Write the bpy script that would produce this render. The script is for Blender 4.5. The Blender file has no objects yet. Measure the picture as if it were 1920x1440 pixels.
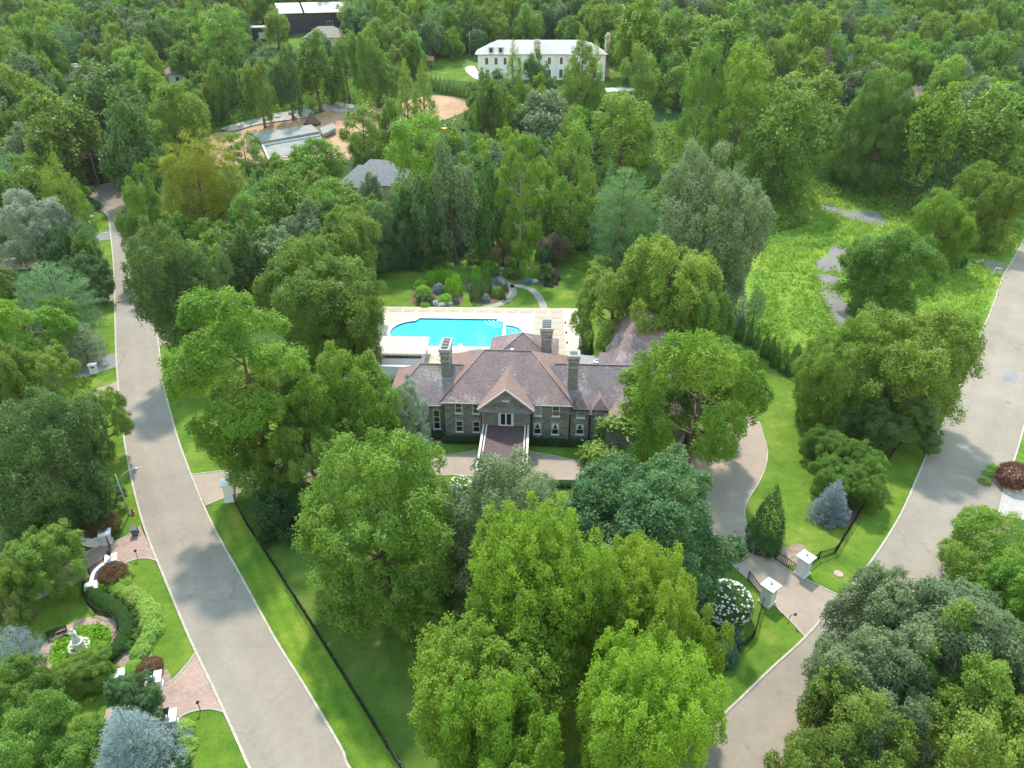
import bpy, bmesh, math, random
import numpy as np
from mathutils import Vector, Matrix

# ------------------------------------------------------------------ camera, world, sun, exposure
S = bpy.context.scene
C = S.collection
F, CH, PITCH = 1340.0, 58.0, math.radians(30.7)
cam = bpy.data.cameras.new('camera'); co = bpy.data.objects.new('camera', cam); C.objects.link(co)
co.location = (0, 0, CH); co.rotation_euler = (math.radians(90) - PITCH, 0, 0)
cam.sensor_width = 36.0; cam.lens = F / 1920 * 36; cam.clip_start = 0.5; cam.clip_end = 8000
S.camera = co
SUN_EL, SUN_AZ = math.radians(57), math.radians(-8)          # azimuth from +Y, negative = to the left
w = bpy.data.worlds.new('World'); S.world = w; w.use_nodes = True
nt = w.node_tree; bg = nt.nodes['Background']
sky = nt.nodes.new('ShaderNodeTexSky'); sky.sky_type = 'NISHITA'; sky.sun_disc = False
sky.sun_elevation = SUN_EL; sky.sun_rotation = SUN_AZ; sky.dust_density = 0.0; sky.air_density = 3.0; sky.ozone_density = 1.0
nt.links.new(sky.outputs[0], bg.inputs[0]); bg.inputs[1].default_value = 0.15
sl = bpy.data.lights.new('sun', 'SUN'); so = bpy.data.objects.new('sun', sl); C.objects.link(so)
sl.energy = 2.2; sl.angle = math.radians(3.5); sl.color = (1.0, 0.90, 0.78)
sd = Vector((math.sin(SUN_AZ) * math.cos(SUN_EL), math.cos(SUN_AZ) * math.cos(SUN_EL), math.sin(SUN_EL)))
so.rotation_euler = sd.to_track_quat('Z', 'Y').to_euler()
S.view_settings.view_transform = 'Standard'; S.view_settings.look = 'None'; S.view_settings.gamma = 1; S.view_settings.use_curve_mapping = False
S.view_settings.exposure = 1.38
S.cycles.max_bounces = 8; S.cycles.diffuse_bounces = 3; S.cycles.glossy_bounces = 2; S.cycles.transmission_bounces = 3; S.cycles.transparent_max_bounces = 6
S.cycles.use_denoising = True

# ------------------------------------------------------------------ survey helpers: photo pixel -> point on the terrain
cp, sp = math.cos(PITCH), math.sin(PITCH)
def ray(u, v):
    x = (u - 960) / F; y = (720 - v) / F
    return (x, cp + y * sp, -sp + y * cp)
def gz(y):
    t = y - 150
    if t <= 0: return 0.0
    if t < 60: return 0.19 * t * t / 120
    if t < 300: return 0.19 * (t - 30)
    return 0.19 * 270 + 0.02 * (t - 300)
def G(u, v, dz=0.0):
    d = ray(u, v); lo, hi = 1.0, 3000.0
    for _ in range(48):
        m = (lo + hi) / 2
        if CH + d[2] * m > gz(d[1] * m) + dz: lo = m
        else: hi = m
    return (d[0] * lo, d[1] * lo)
def GP(pts): return [G(u, v) for u, v in pts]
def proj(x, y, z):
    z -= CH; dep = y * cp - z * sp; up = y * sp + z * cp
    return (960 + F * x / dep, 720 - F * up / dep, dep)
def inside(p, poly):
    x, y = p; c = False; j = len(poly) - 1
    for i in range(len(poly)):
        xi, yi = poly[i]; xj, yj = poly[j]
        if (yi > y) != (yj > y) and x < (xj - xi) * (y - yi) / (yj - yi) + xi: c = not c
        j = i
    return c
def spline(pts, n=6, closed=False):
    pts = [Vector(p) for p in pts]; out = []; N = len(pts)
    rng = range(N if closed else N - 1)
    for i in rng:
        if closed: a, b, c, d = pts[(i - 1) % N], pts[i], pts[(i + 1) % N], pts[(i + 2) % N]
        else: a, b, c, d = pts[max(i - 1, 0)], pts[i], pts[i + 1], pts[min(i + 2, N - 1)]
        for k in range(n):
            t = k / n
            out.append(0.5 * ((2 * b) + (c - a) * t + (2 * a - 5 * b + 4 * c - d) * t * t + (3 * b - a - 3 * c + d) * t ** 3))
    if not closed: out.append(pts[-1])
    return [tuple(p) for p in out]
def offset(pts, d):
    out = []; n = len(pts)
    for i in range(n):
        a = Vector(pts[max(i - 1, 0)]); b = Vector(pts[min(i + 1, n - 1)]); t = (b - a).normalized()
        out.append((pts[i][0] - t.y * d, pts[i][1] + t.x * d))
    return out
def ribbon(pts, wd): return offset(pts, wd / 2) + offset(pts, -wd / 2)[::-1]

# ------------------------------------------------------------------ materials
MATS = {}
def newmat(name):
    m = bpy.data.materials.new(name); m.use_nodes = True; MATS[name] = m
    return m, m.node_tree, m.node_tree.nodes['Principled BSDF']
def L(t, a, b): t.links.new(a, b)
def noise(t, scale, detail=4, rough=.6, coord='Object', vec=None, dist=0):
    n = t.nodes.new('ShaderNodeTexNoise'); n.inputs['Scale'].default_value = scale; n.inputs['Detail'].default_value = detail
    n.inputs['Roughness'].default_value = rough; n.inputs['Distortion'].default_value = dist
    if vec is None:
        tc = t.nodes.new('ShaderNodeTexCoord'); vec = tc.outputs[coord]
    L(t, vec, n.inputs['Vector']); return n
def ramp(t, fac, stops):
    r = t.nodes.new('ShaderNodeValToRGB'); cr = r.color_ramp
    while len(cr.elements) > 1: cr.elements.remove(cr.elements[0])
    cr.elements[0].position = stops[0][0]; cr.elements[0].color = (*stops[0][1], 1)
    for p, c in stops[1:]:
        e = cr.elements.new(p); e.color = (*c, 1)
    L(t, fac, r.inputs[0]); return r
def mixc(t, fac, a, b, mode='MIX'):
    m = t.nodes.new('ShaderNodeMix'); m.data_type = 'RGBA'; m.blend_type = mode
    if isinstance(fac, (int, float)): m.inputs[0].default_value = fac
    else: L(t, fac, m.inputs[0])
    for i, v in ((6, a), (7, b)):
        if isinstance(v, tuple): m.inputs[i].default_value = (*v, 1)
        else: L(t, v, m.inputs[i])
    return m.outputs[2]
def bump(t, b, h, strength=.3, dist=.05):
    n = t.nodes.new('ShaderNodeBump'); n.inputs['Strength'].default_value = strength; n.inputs['Distance'].default_value = dist
    L(t, h, n.inputs['Height']); L(t, n.outputs[0], b.inputs['Normal'])
def simple(name, col, rough=.7, var=.15, scale=3.0, metal=0, fine=0):
    """a plain surface with slight mottling"""
    m, t, b = newmat(name)
    n = noise(t, scale, 6, .65)
    lo = tuple(c * (1 - var) for c in col); hi = tuple(min(1, c * (1 + var)) for c in col)
    r = ramp(t, n.outputs[0], [(.3, lo), (.7, hi)]); out = r.outputs[0]
    if fine:
        n2 = noise(t, fine, 3, .7); r2 = ramp(t, n2.outputs[0], [(.3, (.75,) * 3), (.7, (1.2,) * 3)])
        out = mixc(t, 1.0, out, r2.outputs[0], 'MULTIPLY'); bump(t, b, n2.outputs[0], .3, .02)
    L(t, out, b.inputs['Base Color']); b.inputs['Roughness'].default_value = rough; b.inputs['Metallic'].default_value = metal
    b.inputs['Specular IOR Level'].default_value = .3
    return m
def grass_mat(name, a, b_, c, stripe=None, patch=.12):
    m, t, b = newmat(name)
    n1 = noise(t, patch, 5, .62); n2 = noise(t, 1.1, 5, .7); n3 = noise(t, 9, 3, .7)
    r1 = ramp(t, n1.outputs[0], [(.32, a), (.52, b_), (.72, c)])
    r2 = ramp(t, n2.outputs[0], [(.25, (.72, .76, .7)), (.5, (1, 1, 1)), (.75, (1.22, 1.16, 1.1))])
    r3 = ramp(t, n3.outputs[0], [(.25, (.62, .66, .6)), (.5, (1, 1, 1)), (.75, (1.35, 1.3, 1.2))])
    o = mixc(t, 1.0, r1.outputs[0], r2.outputs[0], 'MULTIPLY'); o = mixc(t, 1.0, o, r3.outputs[0], 'MULTIPLY')
    if stripe:
        tc = t.nodes.new('ShaderNodeTexCoord'); mp = t.nodes.new('ShaderNodeMapping'); mp.inputs['Rotation'].default_value = (0, 0, stripe[0])
        L(t, tc.outputs['Object'], mp.inputs[0])
        wv = t.nodes.new('ShaderNodeTexWave'); wv.inputs['Scale'].default_value = stripe[1]; wv.inputs['Distortion'].default_value = 1.6; wv.inputs['Detail'].default_value = 2
        wv.inputs['Detail Scale'].default_value = .6
        L(t, mp.outputs[0], wv.inputs[0])
        rs = ramp(t, wv.outputs[1], [(.2, (.82, .88, .84)), (.8, (1.14, 1.08, 1.04))])
        o = mixc(t, .7, o, rs.outputs[0], 'MULTIPLY')
    L(t, o, b.inputs['Base Color']); b.inputs['Roughness'].default_value = .9; b.inputs['Specular IOR Level'].default_value = .1
    bump(t, b, n3.outputs[0], .6, .12)
    return m
grass_mat('lawn', (.068, .135, .017), (.108, .19, .021), (.20, .24, .045), patch=.2)
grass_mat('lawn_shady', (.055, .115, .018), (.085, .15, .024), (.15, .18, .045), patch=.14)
grass_mat('verge', (.075, .15, .018), (.115, .2, .02), (.22, .25, .04), stripe=(math.radians(-32), .22), patch=.13)
grass_mat('weeds', (.09, .18, .03), (.16, .26, .03), (.27, .31, .06), patch=.07)
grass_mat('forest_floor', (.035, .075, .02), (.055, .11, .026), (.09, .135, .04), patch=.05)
grass_mat('slope_grass', (.06, .15, .03), (.1, .2, .03), (.17, .2, .06), patch=.08)
def asphalt(name, col, tint, tracks=False):
    m, t, b = newmat(name)
    n1 = noise(t, .12, 4, .6); n2 = noise(t, 1.4, 5, .7); n3 = noise(t, 22, 2, .8)
    r1 = ramp(t, n1.outputs[0], [(.3, tuple(c * .88 for c in col)), (.5, col), (.7, tint)])
    r2 = ramp(t, n2.outputs[0], [(.3, (.92,) * 3), (.7, (1.07,) * 3)])
    r3 = ramp(t, n3.outputs[0], [(.3, (.8,) * 3), (.7, (1.18,) * 3)])
    o = mixc(t, 1.0, r1.outputs[0], r2.outputs[0], 'MULTIPLY'); o = mixc(t, 1.0, o, r3.outputs[0], 'MULTIPLY')
    v = t.nodes.new('ShaderNodeTexVoronoi'); v.feature = 'DISTANCE_TO_EDGE'; v.inputs['Scale'].default_value = .11
    nd = noise(t, .5, 4, .7); tc = t.nodes.new('ShaderNodeTexCoord')
    mv = t.nodes.new('ShaderNodeVectorMath'); mv.operation = 'MULTIPLY_ADD'; mv.inputs[1].default_value = (3, 3, 0)
    L(t, nd.outputs[1], mv.inputs[0]); L(t, tc.outputs['Object'], mv.inputs[2]); L(t, mv.outputs[0], v.inputs['Vector'])
    rc = ramp(t, v.outputs['Distance'], [(0, (.72,) * 3), (.006, (1, 1, 1))])
    o = mixc(t, .7, o, rc.outputs[0], 'MULTIPLY')
    if tracks:                                           # wheel tracks, the paver's middle seam and cross cracks, laid out along the road
        uv = t.nodes.new('ShaderNodeUVMap'); uv.uv_map = 'UVMap'; sx = t.nodes.new('ShaderNodeSeparateXYZ'); nw = noise(t, .25, 3, .6, vec=uv.outputs[0])
        mw = t.nodes.new('ShaderNodeVectorMath'); mw.operation = 'MULTIPLY_ADD'; mw.inputs[1].default_value = (.35, 2.5, 0); L(t, nw.outputs[1], mw.inputs[0]); L(t, uv.outputs[0], mw.inputs[2]); L(t, mw.outputs[0], sx.inputs[0])
        rt = ramp(t, sx.outputs[0], [(0, (.9, .88, .86)), (.12, (1, 1, 1)), (.3, (.95,) * 3), (.42, (1.04,) * 3), (.62, (.94,) * 3), (.657, (1.0,) * 3), (.662, (.8,) * 3), (.667, (1.0,) * 3), (.8, (.955,) * 3), (1.0, (1.03,) * 3)])
        dv = t.nodes.new('ShaderNodeMath'); dv.operation = 'DIVIDE'; dv.inputs[1].default_value = 1.35; L(t, sx.outputs[0], dv.inputs[0]); L(t, dv.outputs[0], rt.inputs[0])
        o = mixc(t, .85, o, rt.outputs[0], 'MULTIPLY')
        cr = t.nodes.new('ShaderNodeMath'); cr.operation = 'PINGPONG'; cr.inputs[1].default_value = 11.0; L(t, sx.outputs[1], cr.inputs[0]); rk = ramp(t, cr.outputs[0], [(.0, (.78,) * 3), (.05, (1,) * 3)]); o = mixc(t, .8, o, rk.outputs[0], 'MULTIPLY')
    L(t, o, b.inputs['Base Color']); b.inputs['Roughness'].default_value = .85; b.inputs['Specular IOR Level'].default_value = .2
    bump(t, b, n3.outputs[0], .3, .02); return m
asphalt('road_asphalt', (.265, .228, .185), (.29, .252, .205), True)
asphalt('old_asphalt', (.19, .175, .17), (.235, .215, .205))
asphalt('dark_asphalt', (.2, .2, .2), (.24, .235, .23))
asphalt('drive_tan', (.315, .25, .195), (.36, .29, .225))
simple('kerb_stone', (.40, .365, .3), .8, .2, 1.5, fine=12)
simple('concrete', (.36, .345, .31), .8, .12, .8, fine=9)
simple('white_paint', (.68, .69, .71), .5, .03, 2)
simple('white_render', (.69, .7, .73), .7, .04, 1)
simple('cream', (.52, .45, .35), .7, .06, 1)
simple('iron', (.016, .017, .019), .45, .3, 8)
simple('dark_glass', (.02, .023, .026), .08, .3, 1.5)
MATS['dark_glass'].node_tree.nodes['Principled BSDF'].inputs['Specular IOR Level'].default_value = .6
simple('grey_shade', (.33, .35, .38), .6, .05, 1)
simple('slate_ridge', (.24, .185, .178), .8, .25, 4)
simple('curtain', (.62, .6, .58), .9, .1, 4)
simple('bark', (.14, .105, .08), .95, .35, 6, fine=25)
simple('pale_bark', (.30, .27, .23), .95, .3, 6, fine=25)
simple('mulch', (.13, .085, .06), .95, .35, 2, fine=14)
simple('pale_mulch', (.27, .2, .14), .95, .3, 2, fine=14)
simple('galv', (.5, .52, .53), .45, .1, 4, metal=.3)
simple('rock', (.33, .31, .28), .9, .3, 2.5, fine=9)
simple('dirt', (.41, .25, .145), .95, .35, .09, fine=2.2)
simple('rubble', (.36, .33, .30), .95, .35, .5, fine=3)
simple('path_stone', (.30, .27, .235), .85, .15, 1.5, fine=10)
simple('pool_plaster', (.13, .64, .74), .6, .05, .4)
simple('pool_tile', (.03, .16, .24), .4, .2, 6)
simple('site_concrete', (.27, .265, .24), .85, .18, .5, fine=6)
simple('spa_plaster', (.16, .55, .55), .6, .05, .4)
simple('grey_roof', (.2, .195, .2), .85, .15, 1.2, fine=8)
simple('brown_roof', (.24, .21, .185), .85, .15, 1.2, fine=8)
simple('pink_roof', (.42, .29, .24), .85, .12, 1.2, fine=8)
simple('pale_roof', (.42, .405, .405), .8, .08, .8, fine=5)
simple('metal_roof', (.4, .39, .39), .55, .05, .6)
simple('flat_roof', (.27, .27, .27), .8, .15, .8, fine=6)
simple('black_clad', (.022, .024, .035), .6, .25, 1.5)
simple('timber', (.34, .21, .12), .8, .2, 3)
simple('yellow_paint', (.6, .38, .03), .5, .15, 4)
simple('rust_clay', (.34, .17, .1), .9, .2, 4)
simple('red_paint', (.4, .04, .03), .5, .1, 4)
simple('blue_plastic', (.05, .2, .45), .5, .1, 4)
simple('bin_grey', (.1, .105, .115), .6, .1, 4)
simple('stone_statue', (.62, .6, .56), .8, .12, 8)
simple('hedge_flower', (.75, .76, .68), .8, .1, 6)
simple('black_rubber', (.02, .02, .02), .8, .2, 5)
# pink brick paving (laid in courses)
def courses(name, cols, mortar, bw, bh, rough=.85, bumpd=.02, mort=.012, coord='Object', lichen=None, squash=1.0, patchscale=.35):
    m, t, b = newmat(name)
    uv = t.nodes.new('ShaderNodeUVMap'); uv.uv_map = 'UVMap'
    br = t.nodes.new('ShaderNodeTexBrick'); br.inputs['Scale'].default_value = 1.0
    br.inputs['Brick Width'].default_value = bw; br.inputs['Row Height'].default_value = bh; br.inputs['Mortar Size'].default_value = mort
    br.inputs['Mortar Smooth'].default_value = .2; br.inputs['Bias'].default_value = 0
    br.inputs['Color1'].default_value = (*cols[0], 1); br.inputs['Color2'].default_value = (*cols[1], 1); br.inputs['Mortar'].default_value = (*mortar, 1)
    nd = noise(t, .8, 2, .5, vec=uv.outputs[0])
    L(t, uv.outputs[0], br.inputs['Vector'])
    n1 = noise(t, patchscale, 5, .65, vec=uv.outputs[0])
    r1 = ramp(t, n1.outputs[0], [(.3, (.74, .74, .8)), (.5, (1, 1, 1)), (.7, cols[2])])
    n2 = noise(t, 6, 4, .75, vec=uv.outputs[0]); r2 = ramp(t, n2.outputs[0], [(.28, (.66,) * 3), (.5, (1,) * 3), (.75, (1.3,) * 3)])
    o = mixc(t, 1.0, br.outputs[0], r1.outputs[0], 'MULTIPLY'); o = mixc(t, 1.0, o, r2.outputs[0], 'MULTIPLY')
    if lichen:
        n3 = noise(t, 2.6, 6, .8, vec=uv.outputs[0]); n4 = noise(t, .22, 3, .6, vec=uv.outputs[0])
        ma = t.nodes.new('ShaderNodeMath'); ma.operation = 'MULTIPLY'; L(t, n3.outputs[0], ma.inputs[0]); L(t, n4.outputs[0], ma.inputs[1])
        rl = ramp(t, ma.outputs[0], [(.285, (0, 0, 0)), (.325, (.7,) * 3)])
        o = mixc(t, rl.outputs[0], o, lichen)
    L(t, o, b.inputs['Base Color']); b.inputs['Roughness'].default_value = rough; b.inputs['Specular IOR Level'].default_value = .25
    ad = t.nodes.new('ShaderNodeMath'); ad.operation = 'MULTIPLY_ADD'; ad.inputs[1].default_value = -1; L(t, br.outputs[1], ad.inputs[0]); L(t, n2.outputs[0], ad.inputs[2])
    bump(t, b, ad.outputs[0], .8, bumpd); return m
courses('slate', ((.205, .15, .145), (.285, .205, .193), (1.2, 1.02, 1.0)), (.10, .075, .075), .34, .21, .7, .03, .018, lichen=(.42, .37, .35))
courses('slate_pink', ((.265, .175, .152), (.33, .218, .19), (1.12, 1.0, .95)), (.17, .1, .085), .34, .21, .7, .03, .014)
courses('slate_grey', ((.2, .168, .17), (.25, .21, .208), (1.25, .98, .92)), (.15, .13, .13), .34, .21, .7, .03, .016, lichen=(.4, .36, .34))
courses('coche_slate', ((.085, .058, .056), (.115, .072, .068), (1.1, .95, .95)), (.05, .035, .034), .55, .48, .6, .03, .025)
courses('stone', ((.145, .135, .12), (.29, .262, .228), (1.2, 1.1, .85)), (.36, .345, .32), .62, .3, .9, .05, .026)
courses('stone_chimney', ((.15, .135, .118), (.26, .235, .2), (1.15, 1.05, .9)), (.36, .34, .31), .5, .3, .9, .05, .032)
courses('paver_pink', ((.33, .225, .18), (.39, .27, .22), (1.08, 1.04, 1.02)), (.31, .23, .19), .4, .2, .85, .01, .012)
courses('deck_tile', ((.36, .285, .205), (.41, .33, .245), (1.06, 1.04, 1.02)), (.58, .5, .39), .62, .62, .75, .01, .05)
def stripes():
    m, t, b = newmat('awning_stripe')
    uv = t.nodes.new('ShaderNodeUVMap'); uv.uv_map = 'UVMap'; sx = t.nodes.new('ShaderNodeSeparateXYZ'); L(t, uv.outputs[0], sx.inputs[0])
    a = t.nodes.new('ShaderNodeMath'); a.operation = 'PINGPONG'; a.inputs[1].default_value = .2; L(t, sx.outputs[0], a.inputs[0])
    r = ramp(t, a.outputs[0], [(.09, (.78, .74, .66)), (.11, (.55, .48, .38))]); L(t, r.outputs[0], b.inputs['Base Color'])
    b.inputs['Roughness'].default_value = .85
stripes()
def water():
    m, t, b = newmat('pool_water')
    fr = t.nodes.new('ShaderNodeFresnel'); fr.inputs[0].default_value = 1.33
    tr = t.nodes.new('ShaderNodeBsdfTransparent'); tr.inputs[0].default_value = (.62, .98, 1, 1)
    gl = t.nodes.new('ShaderNodeBsdfGlossy'); gl.inputs['Roughness'].default_value = .06
    n = noise(t, 1.6, 3, .5); bn = t.nodes.new('ShaderNodeBump'); bn.inputs['Strength'].default_value = .25; bn.inputs['Distance'].default_value = .05; L(t, n.outputs[0], bn.inputs['Height'])
    L(t, bn.outputs[0], gl.inputs['Normal']); L(t, bn.outputs[0], fr.inputs['Normal'])
    mx = t.nodes.new('ShaderNodeMixShader'); L(t, fr.outputs[0], mx.inputs[0]); L(t, tr.outputs[0], mx.inputs[1]); L(t, gl.outputs[0], mx.inputs[2])
    L(t, mx.outputs[0], t.nodes['Material Output'].inputs[0])
water()
LEAF = {
 'mid': ((0.104, 0.199, 0.029), (0.199, 0.311, 0.049)),
 'bright': ((0.125, 0.244, 0.025), (0.239, 0.362, 0.045)),
 'lime': ((0.157, 0.271, 0.021), (0.266, 0.385, 0.038)),
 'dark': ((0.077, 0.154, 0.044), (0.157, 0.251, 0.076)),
 'olive': ((0.138, 0.217, 0.032), (0.239, 0.323, 0.055)),
 'grey': ((0.138, 0.206, 0.088), (0.268, 0.332, 0.165)),
 'deep': ((0.071, 0.151, 0.05), (0.142, 0.241, 0.086)),
 'pine': ((0.088, 0.204, 0.092), (0.189, 0.337, 0.163)),
 'blue': ((0.225, 0.3, 0.315), (0.38, 0.47, 0.49)),
 'gold': ((0.192, 0.232, 0.013), (0.309, 0.333, 0.027)),
 'copper': ((0.12, 0.065, 0.026), (0.2, 0.11, 0.042)),
 'purple': ((0.04, 0.028, 0.03), (0.08, 0.05, 0.054)),
 'red': ((0.14, 0.045, 0.04), (0.22, 0.08, 0.07)),
 'tan': ((0.242, 0.209, 0.094), (0.363, 0.308, 0.149)),
 'pinkish': ((0.22, 0.171, 0.116), (0.319, 0.248, 0.171)),
 'box': ((0.031, 0.09, 0.026), (0.066, 0.144, 0.043)),
 'topiary': ((0.18, 0.405, 0.027), (0.315, 0.567, 0.045)),
 'arbor': ((0.05, 0.125, 0.022), (0.09, 0.185, 0.032)),
 'yellow': ((0.25, 0.32, 0.02), (0.36, 0.43, 0.03)),
 'dead': ((0.21, 0.19, 0.17), (0.33, 0.3, 0.27)),
 'silver': ((0.22, 0.275, 0.198), (0.363, 0.418, 0.308)),
 'lemon': ((0.264, 0.396, 0.066), (0.408, 0.552, 0.12)),
 'teal': ((0.072, 0.18, 0.12), (0.132, 0.252, 0.174)),
 'flower': ((0.7, 0.72, 0.62), (0.75, 0.75, 0.74)),
 'goldgreen': ((0.145, 0.235, 0.03), (0.245, 0.335, 0.055)),
}
def leaf_mat(key):
    a, b_ = LEAF[key]
    m, t, b = newmat('leaf_' + key)
    at = t.nodes.new('ShaderNodeAttribute'); at.attribute_name = 'tint'
    oi = t.nodes.new('ShaderNodeObjectInfo')
    col = mixc(t, at.outputs['Fac'], a, b_)
    hv = t.nodes.new('ShaderNodeHueSaturation')
    mr = t.nodes.new('ShaderNodeMapRange'); mr.inputs[3].default_value = .492; mr.inputs[4].default_value = .518; L(t, oi.outputs['Random'], mr.inputs[0]); L(t, mr.outputs[0], hv.inputs['Hue'])
    ml = t.nodes.new('ShaderNodeMath'); ml.operation = 'MULTIPLY'; ml.inputs[1].default_value = 7.13; L(t, oi.outputs['Random'], ml.inputs[0])
    fr = t.nodes.new('ShaderNodeMath'); fr.operation = 'FRACT'; L(t, ml.outputs[0], fr.inputs[0])
    mr2 = t.nodes.new('ShaderNodeMapRange'); mr2.inputs[3].default_value = .85; mr2.inputs[4].default_value = 1.18; L(t, fr.outputs[0], mr2.inputs[0]); L(t, mr2.outputs[0], hv.inputs['Value'])
    L(t, col, hv.inputs['Color'])
    L(t, hv.outputs[0], b.inputs['Base Color']); b.inputs['Roughness'].default_value = .5; b.inputs['Specular IOR Level'].default_value = .3
    tr = t.nodes.new('ShaderNodeBsdfTranslucent'); tc = mixc(t, 1.0, hv.outputs[0], (1.0, 1.05, 1.0) if key in ('blue', 'teal', 'grey', 'flower', 'silver', 'deep', 'dead', 'pinkish') else (1.22, 1.2, .7), 'MULTIPLY'); L(t, tc, tr.inputs[0])
    mx = t.nodes.new('ShaderNodeMixShader'); mx.inputs[0].default_value = .46; L(t, b.outputs[0], mx.inputs[1]); L(t, tr.outputs[0], mx.inputs[2])
    L(t, mx.outputs[0], t.nodes['Material Output'].inputs[0]); return m
for k in LEAF: leaf_mat(k)

# ------------------------------------------------------------------ object helpers
def tag(o, label=None, cat=None, group=None, kind=None):
    if label: o['label'] = label
    if cat: o['category'] = cat
    if group: o['group'] = group
    if kind: o['kind'] = kind
    return o
def thing(name, label, cat, loc=(0, 0, 0), rz=0, group=None):
    o = bpy.data.objects.new(name, None); C.objects.link(o); o.location = loc; o.rotation_euler = (0, 0, rz); o.empty_display_size = .3
    return tag(o, label, cat, group)
def link(name, me, mat=None, parent=None, loc=None, rot=None, scale=None):
    o = bpy.data.objects.new(name, me); C.objects.link(o)
    if parent is not None: o.parent = parent
    if loc is not None: o.location = loc
    if rot is not None: o.rotation_euler = rot
    if scale is not None: o.scale = scale
    if mat is not None:
        if len(me.materials) == 0: me.materials.append(MATS[mat])
        elif me.materials[0] is not MATS[mat]:
            o.material_slots[0].link = 'OBJECT'; o.material_slots[0].material = MATS[mat]
    return o
class MB:
    def __init__(s): s.v = []; s.f = []
    def add(s, vs, fs):
        n = len(s.v); s.v += [tuple(p) for p in vs]; s.f += [tuple(i + n for i in f) for f in fs]; return s
    def box(s, x0, x1, y0, y1, z0, z1):
        return s.add([(x0, y0, z0), (x1, y0, z0), (x1, y1, z0), (x0, y1, z0), (x0, y0, z1), (x1, y0, z1), (x1, y1, z1), (x0, y1, z1)],
                     [(3, 2, 1, 0), (4, 5, 6, 7), (0, 1, 5, 4), (1, 2, 6, 5), (2, 3, 7, 6), (3, 0, 4, 7)])
    def frustum(s, cx, cy, a0, b0, z0, a1, b1, z1):
        return s.add([(cx - a0, cy - b0, z0), (cx + a0, cy - b0, z0), (cx + a0, cy + b0, z0), (cx - a0, cy + b0, z0),
                      (cx - a1, cy - b1, z1), (cx + a1, cy - b1, z1), (cx + a1, cy + b1, z1), (cx - a1, cy + b1, z1)],
                     [(3, 2, 1, 0), (4, 5, 6, 7), (0, 1, 5, 4), (1, 2, 6, 5), (2, 3, 7, 6), (3, 0, 4, 7)])
    def poly(s, pts, th=0.0):
        """a flat polygon, given a thickness downwards along its normal when th > 0"""
        n = len(pts)
        if th <= 0: return s.add(pts, [tuple(range(n))])
        P = [Vector(p) for p in pts]; nn = Vector((0, 0, 0))
        for i in range(n):
            a, b = P[i], P[(i + 1) % n]; nn += a.cross(b)
        nn.normalize(); Q = [p - nn * th for p in P]
        return s.add(P + Q, [tuple(range(n)), tuple(range(2 * n - 1, n - 1, -1))] + [(i, i + n, (i + 1) % n + n, (i + 1) % n) for i in range(n)])
    def prism(s, pts, z0, z1):
        n = len(pts)
        return s.add([(x, y, z0) for x, y in pts] + [(x, y, z1) for x, y in pts],
                     [tuple(range(n - 1, -1, -1)), tuple(range(n, 2 * n))] + [(i, (i + 1) % n, (i + 1) % n + n, i + n) for i in range(n)])
    def tube(s, path, rad, n=8, cap=True):
        P = [Vector(p) for p in path]; R = rad if isinstance(rad, (list, tuple)) else [rad] * len(P)
        vs = []; fs = []
        for i, p in enumerate(P):
            t = (P[min(i + 1, len(P) - 1)] - P[max(i - 1, 0)]).normalized()
            a = t.cross(Vector((0, 0, 1)))
            if a.length < .05: a = t.cross(Vector((1, 0, 0)))
            a.normalize(); b = t.cross(a)
            for k in range(n):
                q = 2 * math.pi * k / n; vs.append(p + (a * math.cos(q) + b * math.sin(q)) * R[i])
        for i in range(len(P) - 1):
            for k in range(n):
                fs.append((i * n + k, i * n + (k + 1) % n, (i + 1) * n + (k + 1) % n, (i + 1) * n + k))
        if cap: fs += [tuple(range(n))[::-1], tuple(range((len(P) - 1) * n, len(P) * n))]
        return s.add(vs, fs)
    def lathe(s, prof, cx=0, cy=0, n=16):
        vs = [(cx + r * math.cos(2 * math.pi * k / n), cy + r * math.sin(2 * math.pi * k / n), z) for r, z in prof for k in range(n)]
        fs = [(i * n + k, i * n + (k + 1) % n, (i + 1) * n + (k + 1) % n, (i + 1) * n + k) for i in range(len(prof) - 1) for k in range(n)]
        fs += [tuple(range(n))[::-1], tuple(range((len(prof) - 1) * n, len(prof) * n))]
        return s.add(vs, fs)
    def bar(s, a, b, wd, h, up=(0, 0, 1)):
        """a rectangular bar from a to b"""
        a, b = Vector(a), Vector(b); t = (b - a).normalized(); u = Vector(up); x = t.cross(u)
        if x.length < .01: x = t.cross(Vector((1, 0, 0)))
        x.normalize(); y = x.cross(t)
        vs = [p + x * (i * wd / 2) + y * (j * h / 2) for p in (a, b) for i, j in ((-1, -1), (1, -1), (1, 1), (-1, 1))]
        return s.add(vs, [(0, 1, 2, 3), (7, 6, 5, 4), (0, 4, 5, 1), (1, 5, 6, 2), (2, 6, 7, 3), (3, 7, 4, 0)])
    def mesh(s, name, smooth=False, uv=True):
        me = bpy.data.meshes.new(name); me.from_pydata(s.v, [], s.f); me.validate()
        bm = bmesh.new(); bm.from_mesh(me); bmesh.ops.recalc_face_normals(bm, faces=bm.faces)
        if uv:                                      # metres along and up each face, so courses run level
            ul = bm.loops.layers.uv.new('UVMap')
            for f in bm.faces:
                n = f.normal
                if abs(n.z) > .98: a, b = Vector((1, 0, 0)), Vector((0, 1, 0))
                else:
                    a = Vector((-n.y, n.x, 0)).normalized(); b = n.cross(a)
                for l in f.loops: l[ul].uv = (l.vert.co.dot(a), l.vert.co.dot(b))
        bm.to_mesh(me); bm.free()
        if smooth: me.polygons.foreach_set('use_smooth', [True] * len(me.polygons))
        return me
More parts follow.
